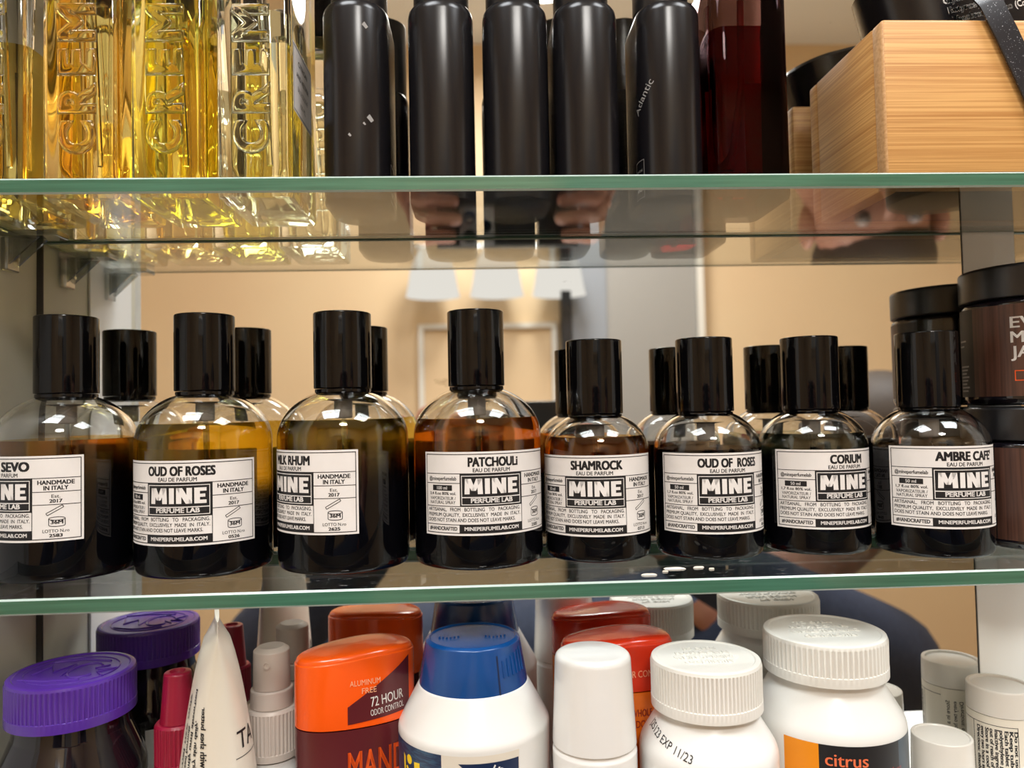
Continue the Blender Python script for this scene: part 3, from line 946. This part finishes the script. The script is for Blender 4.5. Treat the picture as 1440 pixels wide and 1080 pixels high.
# ------------------------------------------------------------------ bamboo box, tub and ribbon
bx0, bx1, by0, by1, bh, bt = .1722, .345, .3015, .3715, .0668, .0085
t = thing('bamboo_box', 'open bamboo box at right end of the upper shelf', 'box', ((bx0 + bx1) / 2, (by0 + by1) / 2, SHU + .0002))
hx, hy = (bx1 - bx0) / 2, (by1 - by0) / 2
b = box(-hx, -hy, 0, hx, -hy + bt, bh, .0016, seg=3)
for f in b.faces:
    f.normal_update()
    if f.normal.x < -.5: f.material_index = 1
obj('front_board', b, ['bamboo', 'bamboo_end'], t)
obj('back_board', box(-hx, hy - bt, 0, hx, hy, bh, .0016), 'bamboo', t)
obj('side_board', box(-hx + .0002, -hy + bt, 0, -hx + bt, hy - bt, bh - .0003, .0008), 'bamboo', t)
obj('side_board', box(hx - bt, -hy + bt, 0, hx - .0002, hy - bt, bh - .0003, .0008), 'bamboo', t)
obj('bottom_board', box(-hx + bt, -hy + bt, .001, hx - bt, hy - bt, .005), 'black_satin', t, smooth=False)
t = thing('black_canister', 'black canister with white ingredient text leaning inside the bamboo box', 'canister', (.222, .3365, SHU + .0056), rot=(0, math.radians(-14), 0))
oc = stadium(.075, .046, .0225, 14)
rings = []
for ins, z in ((.003, .012), (0, .014), (0, .098), (.002, .100)):
    rings.append([(p[0] + .020, p[1], z) for p in inset_ring(oc, ins)])
obj('canister_body', loft(rings), 'black_satin', t)
d = Decal()
for i, s_ in enumerate(('Glycol Stearate, Water, Fragrance', 'Butyrospermum Parkii, Fragrance', 'Theobroma Cacao (Cocoa), Potassium')):
    d.text(s_, -.0300 + i * .0010, .0756 - i * .0045, .0028, 0, .00006, align='L', w=.058, bold=.03)
fo = on_outline(oc, 0, -.001)
d.build('lettering', lambda u, v, off: fo(u, v, off) + Vector((.020, 0, 0)), ['white_print'], t)
# ribbon hanging over the box front
b = bmesh.new()
path = [(.2125, .3080, .1790), (.2160, .3010, .1730), (.2185, .2990, .1675), (.2245, .2988, .1545), (.2325, .2988, .136), (.2405, .2990, .117), (.2470, .2994, .103)]
rings = []
for i, p in enumerate(path):
    k = .0048
    rings.append([(p[0] - k, p[1], p[2] - .002), (p[0] + k, p[1], p[2] + .002), (p[0] + k, p[1] + .0008, p[2] + .002), (p[0] - k, p[1] + .0008, p[2] - .002)])
loft(rings, bm=b)
bmesh.ops.recalc_face_normals(b, faces=b.faces[:])
tag(obj('ribbon', b, 'glitter_ribbon', smooth=True), 'black glittery ribbon hanging over the front of the bamboo box', 'ribbon')

# ------------------------------------------------------------------ bottom row
def zz(v): return v - FLOOR
# purple-capped bottle
def ribbed_cap(name, r, z0, z1, m, parent, n=60, depth=.0005, top_in=.0012, skirt=.003, rim=True, taper=0):
    pf = [(0, z0), (r, z0), (r, z0 + skirt), (r - .0001, z0 + skirt + .0002), (r - taper, z1 - top_in - .0006), (r - taper - .0002, z1 - top_in)]
    pf += [(r - taper - .0006, z1 - .0004), (r - taper - .0014, z1), (r - taper - .0026, z1), (r - taper - .0032, z1 - .0005), (0, z1 - .0005)] if rim else [(r - taper - .001, z1), (0, z1)]
    return obj(name, lathe(pf, ribs=(n, z0 + skirt + .0001, z1 - top_in - .0003, depth)), m, parent, ang=30)

t = thing('purple_capped_bottle', 'dark glossy bottle with ribbed purple cap at bottom left', 'bottle', (-.1834, .343, FLOOR + .0002))
ct = zz(-.1118)
body = fillet([(0, 0), (.0300, 0, .004), (.0300, ct - .042, .016), (.0232, ct - .0250, .004), (.0225, ct - .0190), (0, ct - .0190)], 8)
obj('bottle_body', lathe(body), 'dark_glass', t)
pc = ribbed_cap('cap', .0257, ct - .0185, ct, 'purple_plastic', t, 80, .0004, .0014, .004)
b = bmesh.new()
def stroke(pts, w=.0005):
    tube([(x * 1.15, y * 1.25, ct - .0004) for x, y in pts], w, 8, b)
stroke([(-.013, -.004), (-.010, .004), (-.006, -.002), (-.002, .006), (-.001, -.006)])
stroke([(.005 + .0055 * math.cos(a), -.0005 + .0075 * math.sin(a)) for a in [k * PI / 12 + .7 for k in range(20)]])
stroke([(.008, .001), (.012, .004), (.010, 0), (.016, .001), (.011, -.003), (.015, -.007)])
stroke([(-.015, -.009), (-.004, -.011), (.008, -.010)])
stroke([(-.012, .009), (-.002, .012), (.010, .009)])
stroke([(.0165 * math.cos(a) , .0145 * math.sin(a)) for a in [k * PI / 30 for k in range(61)]], .0003)
obj('embossed_emblem', b, 'purple_plastic', pc)
d = Decal(); d.rect(0, 0, .090, .030, 0, .0001)
d.build('label', on_cyl(.0300, -.2, ct - .078), ['paper'], t, label='white paper label')

# burgundy dropper bottle
t = thing('dropper_bottle', 'small cream bottle with burgundy ribbed collar and pointed nozzle cap', 'bottle', (-.1383, .345, FLOOR + .0002))
z3 = zz(-.1150)
obj('bottle_body', lathe(fillet([(0, 0), (.0165, 0, .003), (.0165, z3 - .056, .010), (.0085, z3 - .0415), (0, z3 - .0415)], 8)), 'cream_tube', t)
ribbed_cap('collar', .0098, z3 - .0405, z3 - .0215, 'burgundy_plastic', t, 32, .0004, .001, .002, rim=False)
obj('nozzle_cap', lathe(fillet([(0, z3 - .0213), (.0076, z3 - .0213), (.0073, z3 - .020), (.0058, z3, .0012), (.0034, z3 + .0003), (.003, z3 - .001), (0, z3 - .001)])), 'burgundy_plastic', t)

# cream squeeze tube, crimped end up, seen edge-on
t = thing('squeeze_tube', 'cream squeeze tube standing with its crimped end up, seen edge-on', 'tube', (-.1145, .327, FLOOR + .0002), rot=(0, 0, math.radians(20)))
top = zz(-.0838)
rings = []
N = 40
for k in range(15):
    f = k / 14
    z = .025 + (top - .025 - .006) * f
    a = .0176 * (1 - f) ** .52 + .0011
    b = .0165 + .0035 * f
    rings.append([(a * math.cos(2 * PI * i / N), b * math.sin(2 * PI * i / N), z) for i in range(N)])
for z, a in ((top - .005, .0010), (top, .0009)):
    rings.append([(a * math.cos(2 * PI * i / N), .020 * math.sin(2 * PI * i / N), z) for i in range(N)])
obj('tube_body', loft(rings), 'cream_tube', t)
obj('cap', lathe(fillet([(0, 0), (.0150, 0, .001), (.0150, .0245, .001), (0, .0245)])), 'white_plastic', t)
def on_tube(side):
    def fn(u, v, off):
        z = .025 + v; f = min(1, max(0, (z - .025) / (top - .031)))
        a = .0176 * (1 - f) ** .52 + .0011; b = .0165 + .0035 * f
        y = u
        x = a * math.sqrt(max(0, 1 - (y / b) ** 2)) + off
        return Vector((side * x, y, z))
    return fn
d = Decal()
for i, s_ in enumerate(('smoothing cream with shea butter', 'apply to clean dry skin daily,', 'massage gently until absorbed', 'dermatologist tested formula', 'for external use only')):
    d.text(s_, -.0160 + i * .0024, .012 + (i % 3) * .003, .0013, 0, .0003, w=.050 - (i % 2) * .009, align='L', rot=PI / 2, bold=.03)
d.build('print', on_tube(-1), ['ink'], t, cut=.0012, vcut=.003)
d = Decal()
d.text('TA', -.0156, .0420, .0075, 0, .0003, w=.0105, align='L'); d.rect(-.0160, .0385, -.002, .0388, 0, .0003)
d.build('lettering', on_tube(1), ['ink'], t, cut=.001, vcut=.002)

# beige mist sprayer
t = thing('spray_bottle', 'small white spray bottle with beige mist nozzle', 'spray bottle', (-.1013, .362, FLOOR + .0002))
z4 = zz(-.1105)
obj('bottle_body', lathe(fillet([(0, 0), (.0150, 0, .002), (.0150, z4 - .062, .006), (.0110, z4 - .0505), (0, z4 - .0505)], 6)), 'white_plastic_gloss', t)
ribbed_cap('collar', .0122, z4 - .0495, z4 - .027, 'beige_plastic', t, 40, .0004, .0012, .003, rim=False)
obj('collar_ring', lathe(fillet([(0, z4 - .0268), (.0099, z4 - .0268, .0004), (.0097, z4 - .0185, .0012), (0, z4 - .0185)])), 'beige_plastic', t)
hd = obj('spray_head', lathe(fillet([(0, z4 - .0183), (.0086, z4 - .0183), (.0083, z4 - .0012, .0010), (.0058, z4 + .0006, .0008), (0, z4 - .0004)])), 'beige_plastic', t)
o = obj('nozzle', lathe([(0, -.0002), (.0016, 0), (.0019, .0006), (.0012, .0007), (.001, .0002), (0, .0002)], 24), 'beige_plastic', hd, (0, -.0084, z4 - .0062), (PI / 2, 0, 0))

# stick deodorants
def deodorant(name, label, loc, rz, a, b, ztop, capm, bodym, caph, cut_slope):
    t = thing(name, label, 'deodorant', loc, (0, 0, rz))
    ol = sellipse(a, b, 2.25, 120)
    def dome(p, base): return base - .55 * (p[0] / a) ** 2 * .0030 + .0009 * math.sin(p[0] / a * 2.2)
    zc = ztop - caph
    rings = [[(p[0], p[1], 0) for p in inset_ring(ol, .0015)], [(p[0], p[1], .0015) for p in ol], [(p[0], p[1], zc - .0004) for p in ol]]
    obj('stick_body', loft(rings), bodym, t)
    rings = [[(p[0], p[1], zc) for p in inset_ring(ol, .0003)], [(p[0] * 1.004, p[1] * 1.008, zc + .0003) for p in ol]]
    for ins, dz in ((0, -.0036), (.0001, -.0030), (.0006, -.0026), (.0007, -.0018), (.0014, -.0008), (.0026, -.0003)):
        rings.append([(p[0], p[1], dome(p, ztop + dz)) for p in inset_ring(ol, ins)])
    for k in (.75, .5, .25, .05):
        rings.append([(p[0] * k, p[1] * k, dome((p[0] * k, 0), ztop - .0003 + .0006 * (1 - k))) for p in inset_ring(ol, .0026)])
    obj('cap', loft(rings), capm, t)
    return t, ol, zc
t, ol, zc = deodorant('deodorant_stick', 'bright orange capped deodorant stick with maroon body', (-.0597, .349, FLOOR + .0002), math.radians(19), .0270, .0150, zz(-.1065), 'orange_plastic', 'maroon_print', .0325, 0)
d = Decal(); M, O, Wp = 0, 1, 2
fo = on_outline(ol, zc)
d.poly([(-.0060, .0022), (.0235, .0040), (.0235, .0275), (-.0060, .0098)], M, .0003)
d.text('ALUMINUM', .0018, .0185, .0024, Wp, .0003, w=.0135)
d.text('FREE', .0035, .0148, .0024, Wp, .0003, w=.0065)
d.text('72 HOUR', .0120, .0090, .0042, 3, .0004, w=.0155, bold=.01, rot=.06)
d.text('ODOR CONTROL', .0120, .0050, .0027, 3, .0004, w=.0160, bold=.008, rot=.06)
d.build('print', fo, ['maroon_print', 'orange_print', 'pale_orange_print', 'white_print'], t)
d = Decal()
d.text('MANDO', .0110, -.0225, .0125, 0, .0002, w=.0340, bold=.02)
d.build('lettering', fo, ['orange_print'], t, label='orange lettering')
t, ol, zc = deodorant('deodorant_stick', 'red-capped amber deodorant stick behind the white roll-on', (.0630, .3585, FLOOR + .0002), math.radians(2), .0268, .0150, zz(-.1080), 'red_plastic', 'amber_plastic', .0235, 0)
fo = on_outline(ol, zc)
d = Decal(); d.text('72 HOUR ODOR CONTROL', .0020, .0068, .0030, 0, .0003, w=.0400, bold=.01)
d.text('WHOLE BODY', .0125, -.0110, .0032, 1, .0002, w=.0190, bold=.01); d.text('ODOR SHIELD', .0125, -.0160, .0032, 1, .0002, w=.0200, bold=.01)
d.build('print', fo, ['pale_orange_print', 'dark_red_print'], t)

# blue-capped white bottle
t = thing('blue_capped_bottle', 'white bottle with conical shoulder and blue flip cap in the middle of the bottom row', 'bottle', (-.0055, .3440, FLOOR + .0002))
z6 = zz(-.1025)
bprof = fillet([(0, 0), (.0335, 0, .003), (.0342, z6 - .0370, .006), (.0250, z6 - .0202, .002), (.0235, z6 - .0192), (0, z6 - .0192)], 8)
obj('bottle_body', lathe(bprof, 96), 'white_plastic', t)
capb = lathe(fillet([(0, z6 - .0205), (.0246, z6 - .0205, .0005), (.0214, z6 - .0012, .0012), (.0196, z6, .0004), (.0190, z6 - .0008), (0, z6 - .0008)]), 96)
cp = obj('cap', capb, 'blue_plastic', t)
b = bmesh.new()
def cap_r(z): return .0246 - (.0246 - .0214) * (z - (z6 - .0205)) / .0193
for th in (.50,):
    r0, r1 = cap_r(z6 - .0200), cap_r(z6 - .004)
    q = [(r0 + .0001, z6 - .0200), (r1 + .0001, z6 - .004)]
    P = bmesh.new()
    pts = []
    for rr, z in q:
        for s_ in (-1, 1):
            an = th + s_ * .0007 / rr * .6
            pts.append(P.verts.new((rr * math.sin(an), -rr * math.cos(an), z)))
    P.faces.new((pts[0], pts[1], pts[3], pts[2])); merge(b, P)
obj('hinge_slit', b, 'navy_plain', cp)
b = bmesh.new()
for k in range(6):
    th = .62 + k * .115
    z0_, z1_ = z6 - .0135, z6 - .0065 + .0006 * k
    P = tube([((cap_r(z) + .0001) * math.sin(th), -(cap_r(z) + .0001) * math.cos(th), z) for z in (z0_, (z0_ + z1_) / 2, z1_)], [.0005, .0006, .0005], 8)
    merge(b, P)
obj('grip_rib', b, 'blue_plastic', cp)
b = bmesh.new()
for s_ in (-1, 1):
    for k in range(6):
        merge(b, box(s_ * .0105 - .0045 + k * .0017 - .0004, -.004 + abs(k - 2.5) * .0006, z6 - .0008, s_ * .0105 - .0045 + k * .0017 + .0004, .004 - abs(k - 2.5) * .0006, z6 + .0001))
obj('embossed_grip', b, 'blue_plastic', cp, smooth=False)
d = Decal(); lt = z6 - .0395
d.rect(-.0120, -.060, .0222, 0, 0, .0001); d.rect(.0222, -.060, .0560, 0, 1, .0001)
d.poly([(.0295, -.0030), (.0556, -.0030), (.0556, -.0250)], 2, .00016)
d.text('LIFT', .0465, -.0085, .0030, 4, .0002, w=.0075, bold=.03, rot=-.5)
d.text('for more', .0445, -.0120, .0018, 4, .0002, w=.0085, rot=-.5)
cxl, cyl_ = .0040, -.0062
d.poly([(cxl + .0019 * math.cos(k * PI / 10), cyl_ + .0020 * math.sin(k * PI / 10)) for k in range(20)], 3, .00016)
d.poly([(.0075, -.0062), (.0110, -.0058), (.0110, -.0160), (.0075, -.0160), (.0050, -.0130), (.0030, -.0130), (.0012, -.0098), (.0024, -.0092), (.0040, -.0110), (.0075, -.0098)], 3, .00016)
d.poly([(-.0008, -.0048), (.0006, -.0060), (.0006, -.0160), (-.0008, -.0160)], 3, .00016)
d.build('label', on_lathe(bprof, -1.05, lt, .0342), ['navy_print', 'cream_print', 'navy_plain', 'yellow_print', 'white_print'], t)

# white roll-on
t = thing('roll_on', 'tall smooth white capped roll-on between the blue cap and the pill bottle', 'deodorant', (.0466, .325, FLOOR + .0002))
z7 = zz(-.1050)
obj('bottle_body', lathe(fillet([(0, 0), (.0178, 0, .002), (.0182, z7 - .0415, .002), (.0170, z7 - .0392), (0, z7 - .0392)])), 'white_plastic_gloss', t)
obj('cap', lathe(fillet([(0, z7 - .0390), (.0181, z7 - .0390, .0006), (.0163, z7 - .0010, .0034), (.0080, z7 - .0003), (0, z7 + .0004)], 8)), 'white_plastic_gloss', t)

# white pill bottle
def pill(label, loc, rcap, rb, ztop, caph, neck, n, lbl=None):
    t = thing('pill_bottle', label, 'pill bottle', loc)
    pr = fillet([(0, 0), (rb, 0, .004), (rb, ztop - caph - neck - .011, .012), (rcap - .0025, ztop - caph - neck * .5, .004), (rcap - .003, ztop - caph - .0004), (0, ztop - caph - .0004)], 10)
    obj('bottle_body', lathe(pr, 96), 'white_plastic', t)
    cp_ = ribbed_cap('cap', rcap, ztop - caph, ztop, 'cap_white', t, n, .00045, .0016, .0042)
    return t, pr, cp_
z8 = zz(-.1108)
t, pr, cp_ = pill('white pill bottle with ribbed cap and printed expiry date', (.0972, .329, FLOOR + .0002), .0240, .0298, z8, .0208, .005, 84)
d = Decal(); d.text('J25123 EXP 11/23', 0, 0, .0029, 0, .0002, w=.0310, align='L', rot=-.22)
d.build('print', on_lathe(pr, -1.58, z8 - .0285, .0285), ['ink'], t, cut=.0008, vcut=.0008)
b = bmesh.new()
for s_, v, h, w in (('PUSH DOWN', .0035, .0030, .024), ('WHILE TURNING', -.0025, .0030, .028), ('CLOSE TIGHTLY', -.0085, .0028, .022), ('TO OPEN', .0095, .0028, .016)):
    cu = bpy.data.curves.new('lettering', 'FONT'); cu.body = s_; cu.size = 1; cu.resolution_u = 2; cu.extrude = .10; cu.bevel_depth = .03; cu.bevel_resolution = 1
    o = bpy.data.objects.new('lettering', cu); me = o.to_mesh()
    x0 = min(q.co.x for q in me.vertices); x1 = max(q.co.x for q in me.vertices)
    vv = [b.verts.new(((q.co.x - (x0 + x1) / 2) / (x1 - x0) * w, v + q.co.y * h / CAPH, z8 - .0005 + q.co.z * .0035)) for q in me.vertices]
    for p in me.polygons:
        try: b.faces.new([vv[i] for i in p.vertices])
        except ValueError: pass
    o.to_mesh_clear(); bpy.data.objects.remove(o); bpy.data.curves.remove(cu)
emb = obj('embossed_text', b, 'cap_white', cp_, smooth=False)
# citrus bottle
z10 = zz(-.1065)
t, pr, cp_ = pill('larger white pill bottle with ribbed cap and black and orange citrus label', (.1592, .347, FLOOR + .0002), .0274, .0338, z10, .0180, .008, 72)
e2 = emb.copy(); COL.objects.link(e2); e2.parent = cp_; e2.location = (0, 0, z10 - z8); e2.scale = (1.15, 1.15, 1)
d = Decal(); Rb = .0338
d.rect(.0, -.045, .0150, 0, 0, .0001); d.rect(.0150, -.045, .0520, 0, 1, .0001); d.rect(.0520, -.045, .0700, 0, 2, .0001)
d.text('citrus', .0175, -.0085, .0052, 3, .00016, w=.0175, bold=.012, align='L')
d.text('with other natural & artificial flavors', .0175, -.0125, .0022, 4, .00016, w=.036, align='L')
d.build('label', on_lathe(pr, -.98, z10 - .0395, Rb), ['citrus_orange', 'ink', 'teal_print', 'coral_print', 'dark_red_print'], t)

# small white capped bottle
t = thing('small_bottle', 'little white capped bottle in the bottom right corner in front of the printed tube', 'bottle', (.2172, .352, FLOOR + .0002))
z11 = zz(-.1595)
obj('bottle_body', lathe(fillet([(0, 0), (.0140, 0, .002), (.0140, z11 - .0265, .002), (.012, z11 - .0245), (0, z11 - .0245)])), 'white_plastic', t)
obj('cap', lathe(fillet([(0, z11 - .0242), (.0137, z11 - .0242, .0005), (.0131, z11, .0016), (.0118, z11, .0003), (.0115, z11 - .0005), (0, z11 - .0005)])), 'clear_cap_plastic', t)

# printed lozenge tube
t = thing('printed_tube', 'pale plastic tube with small printed text at right end of bottom row', 'tube', (.2540, .3625, FLOOR + .0002))
z12 = zz(-.1405)
obj('tube_body', lathe(fillet([(0, 0), (.0146, 0, .002), (.0146, z12 - .0125), (0, z12 - .0125)])), 'cream_tube', t)
obj('cap', lathe(fillet([(0, z12 - .0123), (.0147, z12 - .0123, .0004), (.0145, z12, .0016), (.0125, z12, .0004), (.0121, z12 - .0012), (0, z12 - .0012)])), 'clear_cap_plastic', t)
d = Decal()
d.rect(0, -.052, .0915, 0, 0, .00006)
d.rect(.0105, -.052, .0108, -.003, 1, .0001); d.rect(0, -.0033, .0300, -.003, 1, .0001); d.rect(.0300, -.052, .0303, -.003, 1, .0001)
lines = ('Directions: dissolve one in the mouth', 'every two hours as needed, do not chew', 'Store in a cool dry place and keep', 'out of reach of children. Questions?', 'Inactive ingredients: natural flavor,', 'polyethylene glycol, silicon dioxide', 'Each tablet contains 1200 mg', 'Keep tube tightly closed', 'Do not use if seal is broken')
for i, s_ in enumerate(lines):
    d.text(s_, .0125 + i * .00200, -.0050, .00155, 1, .0001, w=.044, align='L', rot=-PI / 2, bold=.045)
d.text('\u00a92021 RB Health', .0345, -.018, .0018, 1, .0001, w=.018, align='L', rot=-PI / 2, bold=.02)
d.text('talk with your child', .0385, -.030, .0018, 1, .0001, w=.018, align='L', rot=-PI / 2, bold=.02)
d.poly([(.0420, -.022), (.0480, -.014), (.0460, -.022), (.0480, -.030)], 1, .0001)
for i in range(12):
    d.text(lines[i % 9], .0525 + i * .0032, -.0055, .0019, 1, .0001, w=.043, align='L', rot=-PI / 2, bold=.015)
d.build('label', on_cyl(.0146, -2.2, z12 - .0130), ['cream_tube', 'ink'], t)

# ------------------------------------------------------------------ the photographer and the phone
t = thing('phone', 'black phone with square camera bump held up to the shelves, seen in the mirror', 'phone', (.032, -.008, -.028))
obj('phone_body', box(-.074, -.006, -.036, .074, .002, .036, .002, seg=3), 'phone_black', t)
obj('camera_bump', box(-.050, .0021, -.006, -.014, .0038, .034, .0006), 'phone_grey', t)
for dx, dz in ((-.040, .0250), (-.040, .0050), (-.0235, .0150)):
    obj('lens', lathe([(0, 0), (.0068, 0), (.0068, .0006), (0, .0006)], 40), 'lens_black', t, (dx, .0039, dz), (-PI / 2, 0, 0))

def skin_obj(name, verts, edges, radii, m, parent=None, root=0, sub=2):
    me = bpy.data.meshes.new(name)
    me.from_pydata(verts, edges, [])
    o = bpy.data.objects.new(name, me); COL.objects.link(o)
    if parent: o.parent = parent
    sk = o.modifiers.new('skin', 'SKIN')
    for i, r in enumerate(radii):
        v = me.skin_vertices[0].data[i]
        v.radius = (r, r) if not isinstance(r, tuple) else r
        v.use_root = (i == root)
    sk.use_smooth_shade = True
    ss = o.modifiers.new('sub', 'SUBSURF'); ss.levels = sub; ss.render_levels = sub
    me.materials.append(MATS[m])
    return o
V, E_, Rr = [], [], []
def vert(p, r, link=None):
    V.append(p); Rr.append(r)
    if link is not None: E_.append((link, len(V) - 1))
    return len(V) - 1
pel = vert((.16, -.42, -.80), (.15, .11))
wai = vert((.20, -.38, -.60), (.14, .10), pel)
che = vert((.22, -.32, -.42), (.16, .11), wai)
nb = vert((.40, -.29, -.27), (.09, .07), che)
nk = vert((.475, -.27, -.20), .055, nb)
hd0 = vert((.525, -.255, -.145), (.064, .072), nk)
hd1 = vert((.55, -.25, -.08), (.074, .086), hd0)
hd2 = vert((.565, -.245, -.015), (.062, .074), hd1)
def arm(sh, el, wr, palm, fingers, thumb):
    s0 = vert(sh, .055, che)
    e0 = vert(el, .042, s0)
    w0 = vert(wr, (.026, .020), e0)
    p0 = vert(palm, (.026, .014), w0)
    for f in fingers:
        a = vert(f[0], .0095, p0); b_ = vert(f[1], .0085, a); vert(f[2], .0070, b_)
    a = vert(thumb[0], .0115, p0); b_ = vert(thumb[1], .0095, a); vert(thumb[2], .0075, b_)
# left hand grips the phone's left end, right hand its right end
def fingers(x0, sg):
    return [((x0 + .010 * sg, -.010, -.058 + .0185 * k), (x0 - .006 * sg, .0125, -.055 + .0185 * k), (x0 - (.028 + .003 * (k % 3)) * sg, .0125, -.052 + .018 * k)) for k in range(4)]
arm((.02, -.30, -.33), (-.32, -.20, -.33), (-.090, -.085, -.115), (-.062, -.045, -.062), fingers(-.048, -1), ((-.045, -.045, -.048), (-.025, -.032, -.028), (-.010, -.026, -.016)))
arm((.46, -.30, -.34), (.55, -.17, -.35), (.175, -.085, -.135), (.130, -.045, -.072), fingers(.112, 1), ((.108, -.045, -.058), (.088, -.032, -.036), (.070, -.026, -.022)))
for s_ in (-.09, .09):
    k0 = vert((.16 + s_, -.42, -.95), .085, pel); k1 = vert((.16 + s_, -.41, -1.20), .055, k0); k2 = vert((.16 + s_, -.45, -1.41), .038, k1); vert((.16 + s_, -.36, -1.425), (.03, .022), k2)
person = thing('person', 'person in a navy top holding up a phone with both hands, seen in the mirror', 'person', (.16, -.42, RZ0))
body_ = skin_obj('body', V, E_, Rr, 'skin', person)
body_.location = (-.16, .42, -RZ0)
# navy top and trousers: a looser skin over torso, arms and legs
V, E_, Rr = [], [], []
pel = vert((.16, -.42, -.80), (.165, .125)); wai = vert((.20, -.38, -.60), (.17, .12), pel); che = vert((.23, -.32, -.41), (.24, .13), wai)
nb = vert((.385, -.295, -.29), (.13, .09), che); vert((.445, -.28, -.235), (.068, .062), nb)
s0 = vert((.02, -.30, -.34), .088, che); e0 = vert((-.33, -.20, -.335), .072, s0); vert((-.110, -.095, -.135), .038, e0)
s0 = vert((.46, -.30, -.35), .084, che); e0 = vert((.55, -.17, -.345), .072, s0); vert((.200, -.092, -.152), .038, e0)
sh_ = skin_obj('navy_top', V, E_, Rr, 'navy_cloth', person)
sh_.location = (-.16, .42, -RZ0)
for s_ in (-.09, .09):
    V, E_, Rr = [], [], []
    a = vert((.16 + s_, -.42, -.80), .105); k0 = vert((.16 + s_, -.42, -.98), .095, a); k1 = vert((.16 + s_, -.41, -1.20), .072, k0); vert((.16 + s_, -.45, -1.38), .062, k1)
    o = skin_obj('trouser_leg', V, E_, Rr, 'navy_cloth', person); o.location = (-.16, .42, -RZ0)
# head details
hb = bmesh.new(); bmesh.ops.create_uvsphere(hb, u_segments=32, v_segments=20, radius=1)
hair = obj('hair', hb, 'hair', person, (.562 - .16, -.268 + .42, -.025 - RZ0)); hair.scale = (.080, .085, .070)
fdir = Vector((-.25, .97, 0)).normalized(); side = Vector((.97, .25, 0))
hc = Vector((.555, -.25, -.075))
for s_ in (-1, 1):
    eb = bmesh.new(); bmesh.ops.create_uvsphere(eb, u_segments=16, v_segments=10, radius=.011)
    p = hc + fdir * .076 + side * s_ * .031 + Vector((0, 0, .012))
    obj('eye', eb, 'eye_white', person, p - Vector((.16, -.42, RZ0)))
    eb = bmesh.new(); bmesh.ops.create_uvsphere(eb, u_segments=12, v_segments=8, radius=.007)
    obj('pupil', eb, 'hair', person, p + fdir * .0070 - Vector((.16, -.42, RZ0)))
    eb = bmesh.new(); bmesh.ops.create_uvsphere(eb, u_segments=16, v_segments=10, radius=1)
    e_ = obj('ear', eb, 'skin', person, hc - fdir * .005 + side * s_ * .086 - Vector((.16, -.42, RZ0))); e_.scale = (.010, .020, .032)
nb_ = tube([hc + fdir * .083 + Vector((0, 0, .015)), hc + fdir * .100 + Vector((0, 0, -.018)), hc + fdir * .088 + Vector((0, 0, -.026))], [.008, .014, .010], 12)
obj('nose', nb_, 'skin', person, -Vector((.16, -.42, RZ0)))
lp_ = tube([hc + fdir * .078 + side * -.024 + Vector((0, 0, -.052)), hc + fdir * .086 + Vector((0, 0, -.050)), hc + fdir * .078 + side * .024 + Vector((0, 0, -.052))], [.003, .006, .003], 10)
obj('lips', lp_, 'burgundy_plastic', person, -Vector((.16, -.42, RZ0)))
